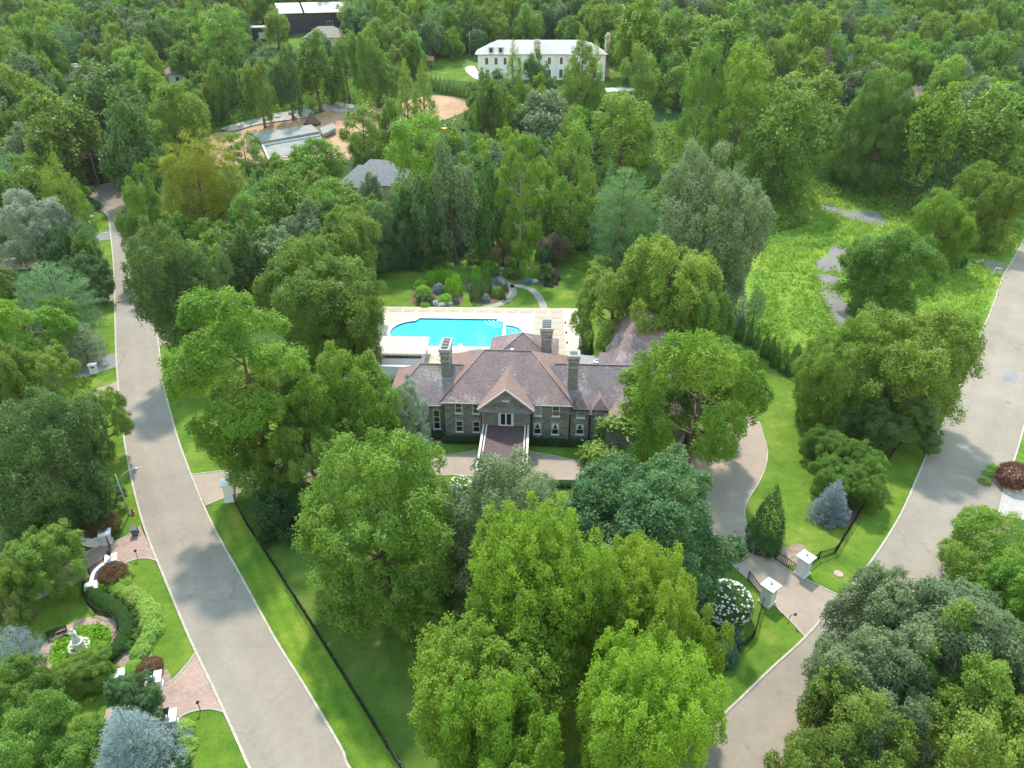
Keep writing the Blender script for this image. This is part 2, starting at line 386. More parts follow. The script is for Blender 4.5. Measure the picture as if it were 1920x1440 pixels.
    def build(s, name, mat, parent=None, smooth=False, loc=None, rot=None):
        return link(name, s.mesh(name, smooth), mat, parent, loc, rot)
def sheet(name, pts, dz, mat, kind='structure', th=0.0, parent=None, step=4.0):
    """ground cover: an outline in world metres laid dz above the terrain"""
    bm = bmesh.new(); vs = [bm.verts.new((x, y, 0)) for x, y in pts]
    es = [bm.edges.new((vs[i], vs[(i + 1) % len(vs)])) for i in range(len(vs))]
    bmesh.ops.triangle_fill(bm, use_beauty=True, use_dissolve=False, edges=es)
    ys = [p[1] for p in pts]
    y = 150.0
    while y < 452:
        if min(ys) < y < max(ys): bmesh.ops.bisect_plane(bm, geom=bm.verts[:] + bm.edges[:] + bm.faces[:], plane_co=(0, y, 0), plane_no=(0, 1, 0), dist=1e-5)
        y += 4
    bmesh.ops.recalc_face_normals(bm, faces=bm.faces)
    if sum(f.normal.z for f in bm.faces) < 0: bmesh.ops.reverse_faces(bm, faces=bm.faces)
    ul = bm.loops.layers.uv.new('UVMap')
    for v in bm.verts: v.co.z = gz(v.co.y) + dz
    for f in bm.faces:
        for l in f.loops: l[ul].uv = (l.vert.co.x, l.vert.co.y)
    if th > 0:
        r = bmesh.ops.extrude_face_region(bm, geom=bm.faces[:])
        for g in r['geom']:
            if isinstance(g, bmesh.types.BMVert): g.co.z += th
        bmesh.ops.recalc_face_normals(bm, faces=bm.faces)
    me = bpy.data.meshes.new(name); bm.to_mesh(me); bm.free()
    o = link(name, me, mat, parent)
    if parent is None: o['kind'] = kind
    return o
def resample(pts, n):
    P = [Vector(p) for p in pts]; d = [0.0]
    for i in range(len(P) - 1): d.append(d[-1] + (P[i + 1] - P[i]).length)
    out = []; j = 0
    for k in range(n):
        q = d[-1] * k / (n - 1)
        while j < len(P) - 2 and d[j + 1] < q: j += 1
        out.append(P[j].lerp(P[j + 1], (q - d[j]) / max(d[j + 1] - d[j], 1e-6)))
    return out, d[-1]
def road_strip(name, a, b, mat, dz=.05, n=140, cols=5):
    A, ln = resample(a, n); B, _ = resample(b, n); bm = bmesh.new(); ul = bm.loops.layers.uv.new('UVMap')
    g = [[bm.verts.new((*A[i].lerp(B[i], c / (cols - 1)), gz(A[i].lerp(B[i], c / (cols - 1)).y) + dz)) for c in range(cols)] for i in range(n)]
    for i in range(n - 1):
        for c in range(cols - 1):
            f = bm.faces.new((g[i][c], g[i][c + 1], g[i + 1][c + 1], g[i + 1][c]))
            for l, (ii, cc) in zip(f.loops, ((i, c), (i, c + 1), (i + 1, c + 1), (i + 1, c))): l[ul].uv = (cc / (cols - 1), ln * ii / (n - 1))
    bmesh.ops.recalc_face_normals(bm, faces=bm.faces)
    if sum(f.normal.z for f in bm.faces) < 0: bmesh.ops.reverse_faces(bm, faces=bm.faces)
    me = bpy.data.meshes.new(name); bm.to_mesh(me); bm.free(); o = link(name, me, mat); o['kind'] = 'structure'; return o
def kerb(name, pts, wd=.22, h=.13, mat='kerb_stone'):
    a, b = offset(pts, wd / 2), offset(pts, -wd / 2); mb = MB(); n = len(pts)
    vs = []
    for p, q in zip(a, b):
        z0, z1 = gz(p[1]) - .1, gz(p[1]) + h
        vs += [(p[0], p[1], z0), (p[0], p[1], z1), (q[0], q[1], z1), (q[0], q[1], z0)]
    fs = [(4 * i + k, 4 * i + 4 + k, 4 * i + 4 + (k + 1) % 4, 4 * i + (k + 1) % 4) for i in range(n - 1) for k in range(4)]
    mb.add(vs, fs + [(0, 1, 2, 3), (4 * n - 1, 4 * n - 2, 4 * n - 3, 4 * n - 4)])
    return tag(mb.build(name, mat), kind='structure')
# ------------------------------------------------------------------ foliage generator
def unit(a): return a / np.maximum(np.linalg.norm(a, axis=-1, keepdims=True), 1e-9)
def rdir(r, n): return unit(r.normal(size=(n, 3)))
def leaf_mesh(name, pos, axis, k, Ln, Wd, spread, r, tint, off=.6, flat=0.0, needle=False, zs=1.0):
    """k diamond leaves round every clump: pos, axis (N,3)"""
    N = len(pos); P = np.repeat(pos, k, 0); A = np.repeat(axis, k, 0); T = np.repeat(tint, k)
    d = unit(A + spread * r.normal(size=(N * k, 3)))
    if flat: d[:, 2] *= (1 - flat); d = unit(d)
    P = P + r.normal(size=(N * k, 3)) * Ln * off
    if not needle:                                        # blades lie across the shoot, faces turned outwards and up
        nn = d; d = unit(np.cross(nn, r.normal(size=(N * k, 3)))); d[:, 2] -= .08; d = unit(d); s = unit(np.cross(nn, d))
    else: s = unit(np.cross(d, r.normal(size=(N * k, 3)) * (1 - .5 * flat) + np.array([0, 0, .0])))
    l = Ln * r.uniform(.7, 1.25, (N * k, 1)); w_ = Wd * r.uniform(.75, 1.2, (N * k, 1))
    V = np.empty((N * k, 4, 3)); V[:, 0] = P - d * l * .5; V[:, 1] = P + s * w_ * .5; V[:, 2] = P + d * l * .5; V[:, 3] = P - s * w_ * .5
    V[:, :, 2] = P[:, None, 2] + (V[:, :, 2] - P[:, None, 2]) * zs          # so that leaves stay leaf-shaped once a tall crown is stretched
    me = bpy.data.meshes.new(name); n = N * k
    me.vertices.add(4 * n); me.vertices.foreach_set('co', V.reshape(-1))
    me.loops.add(4 * n); me.loops.foreach_set('vertex_index', np.arange(4 * n, dtype=np.int32))
    me.polygons.add(n); me.polygons.foreach_set('loop_start', np.arange(0, 4 * n, 4, dtype=np.int32)); me.polygons.foreach_set('loop_total', np.full(n, 4, dtype=np.int32))
    at = me.attributes.new('tint', 'FLOAT', 'FACE'); at.data.foreach_set('value', np.clip(T + r.normal(size=n) * .16, 0, 1).astype(np.float32))
    me.update(); return me
def lobes_for(kind, r):
    """(centre, radius) of the main masses of a crown in the unit ball"""
    if kind == 'round':
        n = 15; d = rdir(r, n * 4); d = d[d[:, 2] > -.45][:n]; c = d * r.uniform(.44, .74, (len(d), 1)); rad = r.uniform(.22, .42, len(d))
        c = np.vstack([c, [[0, 0, .05]]]); rad = np.append(rad, .5)
    elif kind == 'wide':
        n = 20; d = rdir(r, n * 4); d = d[d[:, 2] > -.3][:n]; c = d * r.uniform(.5, .8, (len(d), 1)); rad = r.uniform(.17, .34, len(d))
        c = np.vstack([c, [[0, 0, 0], [.2, 0, -.1], [-.2, .1, .1]]]); rad = np.append(rad, [.42, .36, .36])
    elif kind == 'tall':                                  # tulip tree: stacked separate masses round a visible stem
        n = 17; z = np.linspace(-.82, .8, n) + r.normal(size=n) * .04; a = r.uniform(0, 6.28) + np.arange(n) * 2.4
        prof = .64 * np.sqrt(np.clip(1 - ((z + .05) / 1.02) ** 2, 0, 1)) * r.uniform(.6, 1.15, n)
        c = np.stack([np.cos(a) * prof, np.sin(a) * prof, z], 1); rad = r.uniform(.19, .4, n)
    elif kind == 'airy':
        n = 22; d = rdir(r, n * 4); d = d[d[:, 2] > -.6][:n]; c = d * r.uniform(.45, .76, (len(d), 1)); rad = r.uniform(.17, .27, len(d))
    elif kind == 'drape':                                 # crown that hangs to the ground
        z = np.concatenate([np.full(9, -.62), np.full(9, -.2), np.full(7, .2), np.full(4, .6)]) + r.normal(size=29) * .07
        a = np.concatenate([np.arange(9) * .698, np.arange(9) * .698 + .35, np.arange(7) * .9, np.arange(4) * 1.57]) + r.normal(size=29) * .15
        pr_ = np.where(z < -.4, .60, np.where(z < 0, .66, np.where(z < .4, .5, .2)))
        c = np.stack([np.cos(a) * pr_, np.sin(a) * pr_, z], 1); rad = r.uniform(.26, .36, 29); c = np.vstack([c, [[0, 0, -.2], [0, 0, .25]]]); rad = np.append(rad, [.5, .5])
    elif kind == 'cone':                                  # cypress / redwood: pointed, upswept masses
        n = 40; t = np.linspace(0, 1, n); z = -.9 + 1.75 * t; a = np.arange(n) * 2.4 + r.normal(size=n) * .3
        pr_ = .68 * (1 - t) ** .75 * (.55 + .45 * np.clip(t * 6, 0, 1)); c = np.stack([np.cos(a) * pr_, np.sin(a) * pr_, z], 1); rad = .07 + .24 * (1 - t) ** .8 * r.uniform(.8, 1.2, n)
    elif kind == 'bush':                                  # full bodied, leafy down to the ground
        d = rdir(r, 120); d = d[d[:, 2] > -.75][:26]; c = d * r.uniform(.5, .7, (26, 1)); c[:, 2] = np.where(c[:, 2] < -.2, c[:, 2] * 1.2, c[:, 2]); rad = r.uniform(.26, .38, 26)
        c = np.vstack([c, [[0, 0, -.3], [0, 0, .2]]]); rad = np.append(rad, [.55, .5])
    elif kind == 'multi':                                 # several pointed heads on one plant
        c = []; rad = []
        for k in range(9):
            a = k * 2.4; q = .55 * math.sqrt(k / 9); top = r.uniform(.45, .9) * (1 - .5 * q) ; x, y = math.cos(a) * q, math.sin(a) * q
            for i in range(7):
                t = i / 6; c.append((x * (1 + .25 * (1 - t)) + r.normal() * .05, y * (1 + .25 * (1 - t)) + r.normal() * .05, -.85 + t * (top + .85))); rad.append(.3 * (1 - t) ** .6 + .08)
        c = np.array(c); rad = np.array(rad)
    elif kind == 'plume':                                 # upswept feathery heads all over a broad crown
        c = []; rad = []
        for k in range(26):
            q = .8 * math.sqrt((k + .5) / 26); a = k * 2.4; h = .62 * math.sqrt(max(0, 1 - (q / 1.05) ** 2)) * r.uniform(.75, 1.15) - .1
            for i in range(4):
                t = i / 3; c.append((math.cos(a) * q * (1 + .12 * t) + .05 * t, math.sin(a) * q * (1 + .12 * t), h - .34 + .5 * t)); rad.append(.21 * (1 - t) ** .7 + .07)
        for k in range(9):
            a = k * .7; c.append((math.cos(a) * .62, math.sin(a) * .62, -.5 + r.normal() * .08)); rad.append(.3)
        c = np.array(c); rad = np.array(rad)
    return np.array(c), np.array(rad)
ZS = {'tall': .5, 'cone': .5, 'pine': .6, 'spruce': .6, 'drape': .72, 'multi': .65, 'plume': .72, 'airy': .8, 'arbor': .5, 'egg': .6}
def crown(kind, seed, N, k, Ln, Wd, spread=.8, up=.35, sub=12):
    zs = ZS.get(kind, .9)
    r = np.random.default_rng(seed)
    if kind in ('spruce', 'pine', 'cedar'):
        P = []; A = []; T = []
        tiers = {'spruce': 15, 'pine': 11, 'cedar': 9}[kind]
        for i in range(tiers):
            t = i / (tiers - 1); z = -.92 + 1.8 * t
            R = (1 - t) ** .85 * .98 + .05 if kind == 'spruce' else (.98 * math.sqrt(max(0, 1 - (max(t - .18, 0) / .84) ** 1.6)) * (.7 + .3 * min(1, t * 5)) + .05)
            nb = max(5, int((15 if kind == 'spruce' else 10) * (R ** .6)))
            for j in range(nb):
                a = 6.283 * (j + r.uniform(-.3, .3)) / nb + i * 1.1; Rj = R * r.uniform(.72, 1.06)
                m = max(4, int(N / (tiers * 9) * Rj * 1.3)); s_ = np.sqrt(r.uniform(.05, 1, m)); wv = r.normal(size=m) * .075 * (.5 + s_)
                droop = -.12 if kind == 'spruce' else .06
                x = np.cos(a) * s_ * Rj - np.sin(a) * wv; y = np.sin(a) * s_ * Rj + np.cos(a) * wv
                zz = z + droop * s_ * Rj + (.16 * s_ ** 3 * Rj if kind == 'spruce' else 0) + r.normal(size=m) * (.018 if kind == 'spruce' else .03)
                P.append(np.stack([x, y, zz], 1)); A.append(np.tile([np.cos(a), np.sin(a), .35 if kind == 'spruce' else .7], (m, 1)) + r.normal(size=(m, 3)) * .3); T.append(np.full(m, r.uniform(.2, .8)))
        P = np.vstack(P); A = unit(np.vstack(A)); T = np.concatenate(T)
        return leaf_mesh('crown', P, A, k, Ln, Wd, spread, r, T, off=.35, needle=True, zs=zs)
    if kind in ('arbor', 'egg', 'globe', 'mound', 'oval'):
        n = N; d = rdir(r, n * 2); 
        if kind in ('arbor', 'egg'):
            t = 1 - np.sqrt(r.uniform(0, 1, n)); a = r.uniform(0, 6.283, n); R = (1 - t ** 1.5) * (.72 + .28 * np.clip(t * 5, 0, 1)) if kind == 'arbor' else np.sqrt(np.clip(1 - np.abs(t * 1.25 - .25) ** 2.3, 0, 1)); wob = 1 + .09 * np.sin(a * 3 + t * 9 + seed) + .07 * np.sin(a * 5 - t * 14)
            P = np.stack([np.cos(a) * R * wob, np.sin(a) * R * wob, -1 + 2 * t], 1); A = unit(np.stack([np.cos(a), np.sin(a), np.full(n, .7)], 1))
        else:
            if kind == 'mound': d = d[d[:, 2] > -.15]
            d = d[:n]; ph = np.sin(d[:, 0] * 5 + seed) * np.sin(d[:, 1] * 6 + seed * 2) * np.sin(d[:, 2] * 5)
            P = d * (1 + .12 * ph[:, None]) * (.96 + r.normal(size=(len(d), 1)) * .035); A = unit(d + np.array([0, 0, .35]))
            if kind == 'mound': P[:, 2] = P[:, 2] * 2 - .95
        T = np.clip(.5 + .22 * np.sin(P[:, 0] * 4 + seed) * np.sin(P[:, 1] * 4) + r.normal(size=len(P)) * .1, 0, 1)
        return leaf_mesh('crown', P, A, k, Ln, Wd, spread, r, T, off=.5, zs=zs)
    c, rad = lobes_for(kind, r); fz = min(1.0, zs * 1.1)
    lt = r.uniform(.25, .75, len(c))
    sc = []; sr = []; st = []
    for i in range(len(c)):
        d = rdir(r, sub * 2); out = unit(c[i:i + 1] + np.array([[0, 0, .25]])); d = d[(d @ out[0]) > -.35][:sub]
        q = c[i] + d * np.array([1, 1, fz]) * rad[i] * r.uniform(.62, 1.12, (len(d), 1)); sc.append(q); sr.append(rad[i] * r.uniform(.22, .48, len(d))); st.append(np.clip(lt[i] + r.normal(size=len(d)) * .14, 0, 1))
    sc = np.vstack(sc); sr = np.concatenate(sr); st = np.concatenate(st)
    dist = np.linalg.norm(sc[:, None] - c[None], axis=2) / rad[None]                 # leave out tufts buried inside another mass
    keep = (dist < .6).sum(1) == 0; sc, sr, st = sc[keep], sr[keep], st[keep]
    idx = r.choice(len(sc), N * 2, p=sr ** 2 / (sr ** 2).sum())
    d = rdir(r, N * 2); d = unit(d + unit(sc[idx]) * .45 + np.array([0, 0, .3]))
    P = sc[idx] + d * np.array([1, 1, fz]) * (sr[idx] * r.uniform(.55, 1.08, N * 2))[:, None]
    dist = np.linalg.norm(P[:, None] - sc[None], axis=2) / sr[None]
    P_ok = (dist < .62).sum(1) == 0
    P = P[P_ok][:N]; d = d[P_ok][:N]; ti = st[idx][P_ok][:N]
    m = int(len(P) * .12)                                                             # a few leaves inside
    ci = r.choice(len(c), m, p=rad ** 3 / (rad ** 3).sum()); Pi = c[ci] + rdir(r, m) * (rad[ci] * r.uniform(0, .8, m))[:, None]
    P = np.vstack([P, Pi]); d = np.vstack([d, rdir(r, m)]); ti = np.concatenate([ti, lt[ci]])
    P[:, :2] /= np.percentile(np.hypot(P[:, 0], P[:, 1]), 97) * 1.02; z0, z1 = np.percentile(P[:, 2], [1, 99]); P[:, 2] = -.97 + (P[:, 2] - z0) * 1.94 / (z1 - z0)   # fill the unit ball
    return leaf_mesh('crown', P, unit(d + np.array([0, 0, up])), k, Ln, Wd, spread * .75, r, ti, zs=zs)
def trunk_mesh(kind, seed):
    """tapered stem with limbs, in the crown's unit space: foot at z = -1.3"""
    r = random.Random(seed); mb = MB(); bend = (r.uniform(-.1, .1), r.uniform(-.1, .1))
    top = {'cone': .9, 'spruce': .95, 'pine': .85, 'cedar': .8, 'tall': .75, 'airy': .65}.get(kind, .45)
    pth = []; N = 7
    for i in range(N):
        t = i / (N - 1); pth.append((bend[0] * math.sin(t * 3), bend[1] * math.sin(t * 2.4), -1.3 + t * (top + 1.3)))
    r0 = .075 if kind not in ('tall', 'spruce', 'pine') else .055
    mb.tube(pth, [r0 * (1.5 if i == 0 else 1 - .85 * i / (N - 1)) for i in range(N)], 8)
    if kind not in ('spruce', 'arbor'):
        for j in range(11):
            t = .32 + .6 * j / 11; k = min(int(t * (N - 1)), N - 2); b = Vector(pth[k]).lerp(Vector(pth[k + 1]), t * (N - 1) - k); a = j * 2.4 + r.uniform(-.4, .4); ln = r.uniform(.45, .7) * (1 - .35 * t)
            e = b + Vector((math.cos(a) * ln, math.sin(a) * ln, ln * r.uniform(.25, .8))); m_ = (b + e) / 2 + Vector((0, 0, -.05)); q = r0 * .45 * (1.1 - t * .6)
            mb.tube([b, m_, e], [q, q * .7, q * .25], 5, cap=False)
            for s_ in (-1, 1):
                f = m_ + Vector((math.cos(a + s_ * .7) * ln * .5, math.sin(a + s_ * .7) * ln * .5, ln * r.uniform(.1, .5))); mb.tube([m_, f], [q * .5, q * .12], 4, cap=False)
    return mb.mesh('trunk', smooth=True, uv=False)
CR = {}
def lib(key, kind, n, N, k, Ln, Wd, **kw):
    CR[key] = [(crown(kind, 1000 + 17 * i + sum(map(ord, key)), N, k, Ln, Wd, **kw), trunk_mesh(kind, i + sum(map(ord, key)))) for i in range(n)]
# near crowns (fine leaves)
lib('Nround', 'round', 2, 10400, 6, .037, .026, sub=16); lib('Nwide', 'wide', 2, 11000, 6, .034, .024, sub=15); lib('Ntall', 'tall', 1, 10500, 6, .038, .027, sub=15)
lib('Nairy', 'airy', 2, 7600, 6, .036, .025, sub=14); lib('Ndrape', 'drape', 1, 14000, 6, .035, .022, sub=14); lib('Npine', 'pine', 1, 6500, 6, .055, .012, spread=.55); lib('Nspruce', 'spruce', 1, 6500, 6, .065, .016, spread=.5)
lib('Ncone', 'cone', 1, 10500, 6, .038, .02, sub=14); lib('Nplume', 'plume', 2, 12000, 6, .035, .021, sub=12)
lib('Nbush', 'bush', 2, 11500, 6, .036, .022, sub=14); lib('Fbush', 'bush', 2, 2200, 5, .09, .045, sub=9)
lib('Nmulti', 'multi', 1, 9000, 6, .045, .02)
# crowns farther off (fewer, larger leaves)
for kd in ('round', 'wide', 'tall', 'airy'): lib('F' + kd, kd, 3, 1900, 5, .095, .055, sub=9)
lib('Fcone', 'cone', 2, 1800, 5, .085, .042, sub=8); lib('Fpine', 'pine', 2, 1700, 5, .1, .026, spread=.55); lib('Fspruce', 'spruce', 2, 1600, 5, .1, .026, spread=.5)
lib('cedar', 'cedar', 1, 1800, 6, .085, .02, spread=.45)
# shrubs
lib('arbor', 'arbor', 3, 1500, 4, .12, .055, spread=.6); lib('globe', 'globe', 2, 900, 4, .16, .08, spread=.8); lib('mound', 'mound', 2, 800, 4, .17, .085, spread=.8)
lib('fine', 'globe', 2, 2600, 4, .085, .05, spread=.8); lib('loose', 'airy', 2, 900, 5, .13, .07, sub=7); lib('conesmall', 'egg', 2, 2600, 4, .1, .045, spread=.8)
LOWC = {'Nbush', 'Fbush', 'Ndrape', 'Ncone', 'Nmulti', 'Nspruce', 'Fspruce', 'cedar'}
NTRUNK = {'arbor', 'globe', 'mound', 'fine', 'loose', 'conesmall'}
TREES = []           # (x, y, r, top z) of all placed, for spacing
CNT = [0]
BASE_CLEAR = 1.3
def put_tree(name, label, cat, x, y, r_, b_, key, leaf, group=None, bark='bark', trunk=True, rz=None, lean=0.0):
    CNT[0] += 1; i = CNT[0]
    clear = (1.3 if key not in NTRUNK else .96) * b_ if key not in LOWC else 1.02 * b_
    o = thing(name, label, cat, (x, y, gz(y) - .05), 0, group)
    rot = (0, lean, i * 2.399 if rz is None else rz)
    cm, tm = CR[key][i % len(CR[key])]
    e = .07 * math.sin(i * 5.3); link('crown', cm, 'leaf_' + leaf, o, (0, 0, clear), rot, (r_ * (1 + e), r_ * (1 - e), b_))
    if trunk and key not in NTRUNK: link('trunk', tm, bark, o, (0, 0, clear), rot, (r_, r_, b_))
    TREES.append((x, y, r_, gz(y) + clear + b_)); return o
def solve(bbox, key, lo=.55, hi=2.6):
    """where a crown of this outline stands: its size grows with distance until its foot meets the terrain"""
    l, t, rr, bt = bbox; uc, vc = (l + rr) / 2, (t + bt) / 2; d = ray(uc, vc); fwd = d[1] * cp - d[2] * sp
    cl = (1.3 if key not in NTRUNK else .96) if key not in LOWC else 1.02
    a, b = 5.0, 900.0
    for _ in range(50):
        m = (a + b) / 2; dep = m * fwd; R = (rr - l) / 2 * dep / F; hh = (bt - t) / 2 * dep / F
        el = math.asin(-d[2] / math.sqrt(d[0] ** 2 + d[1] ** 2 + d[2] ** 2)); q = hh * hh - (R * math.sin(el)) ** 2
        B = min(max(math.sqrt(max(q, 0)) / math.cos(el), lo * R), hi * R)
        if CH + d[2] * m - cl * B > gz(d[1] * m): a = m
        else: b = m
    return d[0] * m, d[1] * m, R, B
def T(l, t, r_, b_, key, leaf, label, name='broadleaf_tree', cat='tree', group=None, bark='bark', lo=.55, hi=2.6, grow=1.02, **kw):
    x, y, R, B = solve((l, t, r_, b_), key, lo, hi)
    return put_tree(name, label, cat, x, y, R * grow, B * grow, key, leaf, group, bark, **kw)
# ------------------------------------------------------------------ terrain and ground cover
def terrain():
    xs = [-2400, -1200, -600, -400] + list(range(-320, 321, 40)) + [400, 600, 1200, 2400]
    ys = [-800, -400, -100, -20, 20, 60, 100, 130] + list(range(150, 453, 4)) + [470, 520, 700, 1200, 2000, 3000]
    mb = MB(); nx = len(xs)
    for y in ys:
        for x in xs: mb.v.append((x, y, gz(y)))
    for j in range(len(ys) - 1):
        for i in range(nx - 1): mb.f.append((j * nx + i, j * nx + i + 1, (j + 1) * nx + i + 1, (j + 1) * nx + i))
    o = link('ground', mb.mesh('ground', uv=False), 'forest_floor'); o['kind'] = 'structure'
terrain()
def haze():
    o = MB().box(-2500, 2500, -900, 3100, -1.5, 128).build('haze', None); m = bpy.data.materials.new('haze_air'); m.use_nodes = True; t = m.node_tree
    t.nodes.remove(t.nodes['Principled BSDF']); v = t.nodes.new('ShaderNodeVolumePrincipled'); v.inputs['Color'].default_value = (.84, .92, 1, 1); v.inputs['Density'].default_value = HAZE; v.inputs['Anisotropy'].default_value = .2
    L(t, v.outputs[0], t.nodes['Material Output'].inputs['Volume']); o.data.materials.append(m); o['kind'] = 'stuff'; o['label'] = 'thin summer haze over the whole neighbourhood'
HAZE = .00006
haze()
L_LEFT = [(520, 1530), (468, 1440), (450, 1400), (400, 1290), (357, 1200), (310, 1088), (272, 993), (253, 925), (243, 880), (234, 830), (226, 765), (220, 700), (217, 640), (215, 560), (213, 500), (209, 455), (204, 412)]
L_RIGHT = [(720, 1530), (655, 1440), (638, 1400), (570, 1285), (517, 1200), (453, 1083), (400, 987), (358, 890), (333, 820), (317, 763), (305, 713), (299, 657), (293, 613), (283, 540), (277, 502), (268, 455), (258, 415)]
R_LEFT = [(1130, 1530), (1240, 1447), (1313, 1381), (1380, 1318), (1447, 1253), (1510, 1195), (1577, 1119), (1600, 1093), (1640, 1043), (1688, 966), (1723, 887), (1740, 847), (1763, 805), (1790, 745), (1823, 663), (1842, 618), (1860, 577), (1880, 520), (1903, 480), (1935, 420), (1965, 365)]
gl, gr = spline(GP(L_LEFT), 5), spline(GP(L_RIGHT), 5)
bulb = spline(GP([(204, 412), (196, 398), (175, 392), (157, 383), (160, 366), (182, 351), (207, 344), (236, 340), (275, 343), (290, 362), (276, 390), (258, 415)]), 5)
road_strip('left_road', gl, gr, 'road_asphalt'); sheet('turning_circle', gl[-2:] + bulb[1:-1] + gr[-2:][::-1], .045, 'road_asphalt')
rl = spline(GP(R_LEFT), 5)
rr_ = offset(rl, -9.4)
road_strip('right_road', rl, rr_, 'road_asphalt')
# lawns
estate = GP([(385, 950), (440, 940), (760, 1440), (860, 1600), (1100, 1600), (1150, 1500)]) + GP([(1240, 1447), (1313, 1381), (1380, 1318), (1447, 1253), (1510, 1195), (1577, 1119), (1640, 1043), (1688, 966), (1723, 887), (1740, 847), (1763, 805)]) + GP([(1660, 800), (1500, 700), (1375, 570), (1180, 480), (1080, 470), (940, 440), (820, 480), (705, 520), (560, 640), (420, 650), (300, 640), (305, 713), (317, 763), (333, 820), (358, 890)])
sheet('estate_lawn', estate, .012, 'lawn')
left_verge = GP([(388, 952), (440, 942), (536, 1099), (635, 1256), (750, 1445), (860, 1600)]) + GP([(780, 1600), (720, 1530), (655, 1440), (570, 1285), (517, 1200), (453, 1083), (400, 987)])
sheet('roadside_verge', left_verge, .03, 'verge')
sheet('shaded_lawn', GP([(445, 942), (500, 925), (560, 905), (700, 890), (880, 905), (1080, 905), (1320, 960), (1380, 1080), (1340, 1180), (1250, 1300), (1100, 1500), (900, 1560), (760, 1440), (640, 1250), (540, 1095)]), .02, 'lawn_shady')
sheet('weedy_lot', GP([(1375, 570), (1400, 640), (1500, 690), (1680, 790), (1763, 805), (1790, 745), (1823, 663), (1860, 577), (1903, 480), (1935, 420), (1850, 380), (1760, 390), (1640, 320), (1560, 280), (1440, 350), (1300, 330), (1330, 220), (1240, 230), (1230, 300), (1260, 380), (1330, 480)]), .02, 'weeds')
sheet('back_lawn', GP([(1540, 215), (1590, 205), (1600, 280), (1560, 290)]), .03, 'lawn')
sheet('far_right_lawn', GP([(1940, 690), (1897, 747), (1880, 813), (1866, 870), (1990, 900), (2040, 780), (2010, 690)]), .02, 'verge')
sheet('west_verge', GP([(243, 880), (234, 830), (226, 765), (220, 700), (217, 640), (215, 560), (213, 500), (209, 455), (204, 412), (150, 420), (120, 560), (100, 700), (120, 900), (200, 1010), (235, 1010), (266, 990)]), .02, 'lawn')
sheet('cul_de_sac_lawn', spline(GP([(179, 398), (191, 402), (202, 415), (203, 432), (181, 440), (176, 420)]), 4, True), .035, 'lawn')
sheet('garden_lawn', spline(GP([(700, 577), (705, 520), (760, 503), (850, 492), (900, 485), (1000, 470), (1080, 470), (1140, 500), (1130, 560), (1084, 581)]), 4, True), .03, 'lawn')
sheet('left_garden_lawn', GP([(-60, 1090), (20, 1050), (170, 1035), (290, 1050), (368, 1222), (423, 1337), (470, 1440), (490, 1500), (300, 1560), (-100, 1560)]), .02, 'lawn')
# kerbs
kerb('road_kerb', gl); kerb('road_kerb', gr); kerb('road_kerb', rl); kerb('road_kerb', rr_); kerb('road_kerb', bulb)
# driveway
drive = GP([(358, 890), (417, 883), (450, 877), (480, 873), (560, 868), (700, 865), (811, 857), (855, 852), (893, 845), (992, 847), (1038, 855), (1080, 865), (1120, 872), (1210, 868), (1290, 810), (1340, 778), (1405, 780), (1422, 790), (1432, 820), (1439, 855), (1427, 897), (1403, 937), (1396, 963), (1402, 990), (1414, 1019), (1440, 1042), (1480, 1070), (1510, 1086), (1577, 1119),
            (1510, 1195), (1480, 1163), (1447, 1130), (1410, 1094), (1368, 1053), (1338, 1010), (1315, 960), (1280, 925), (1200, 905), (1085, 900), (1001, 899), (930, 897), (849, 891), (700, 895), (600, 902), (497, 913), (427, 932), (386, 948)])
sheet('driveway', drive, .04, 'drive_tan')
for a in ([(358, 890), (417, 883), (450, 877), (480, 873), (560, 868), (700, 865), (811, 857), (855, 852), (893, 845)], [(992, 847), (1038, 855), (1080, 865), (1120, 872)],
          [(1405, 780), (1422, 790), (1432, 820), (1439, 855), (1427, 897), (1403, 937), (1396, 963), (1402, 990), (1414, 1019), (1440, 1042), (1480, 1070), (1510, 1086), (1577, 1119)],
          [(1510, 1195), (1480, 1163), (1447, 1130), (1410, 1094), (1368, 1053), (1338, 1010)], [(386, 948), (427, 932), (497, 913), (600, 902), (700, 895)], [(849, 891), (930, 897), (1001, 899), (1085, 900), (1200, 905)]):
    kerb('driveway_kerb', spline(GP(a), 5), .14, .1)
# left neighbour: pink brick drives, garden bed, path
up = GP([(263, 988), (230, 1010), (187, 1025), (160, 1037), (100, 1062), (0, 1110), (-120, 1180), (-120, 1260), (0, 1183), (33, 1150), (73, 1123), (130, 1097), (167, 1083), (230, 1058), (260, 1048), (280, 1048), (297, 1053)])
sheet('upper_brick_drive', up, .05, 'paver_pink')
lowd = GP([(368, 1223), (350, 1247), (327, 1273), (310, 1285), (270, 1300), (200, 1330), (190, 1370), (260, 1365), (325, 1353), (345, 1341), (367, 1333), (397, 1330), (423, 1337)])
sheet('lower_brick_drive', lowd, .05, 'paver_pink')
for a in ([(368, 1223), (350, 1247), (327, 1273), (310, 1285)], [(423, 1337), (397, 1330), (367, 1333), (345, 1341), (333, 1350)], [(263, 988), (230, 1010), (187, 1025), (160, 1037)], [(297, 1053), (280, 1048), (260, 1048), (230, 1058)], [(-20, 1195), (33, 1150), (73, 1123), (130, 1097), (167, 1083)]):
    kerb('drive_edging', spline(GP(a), 4), .14, .1, 'concrete')
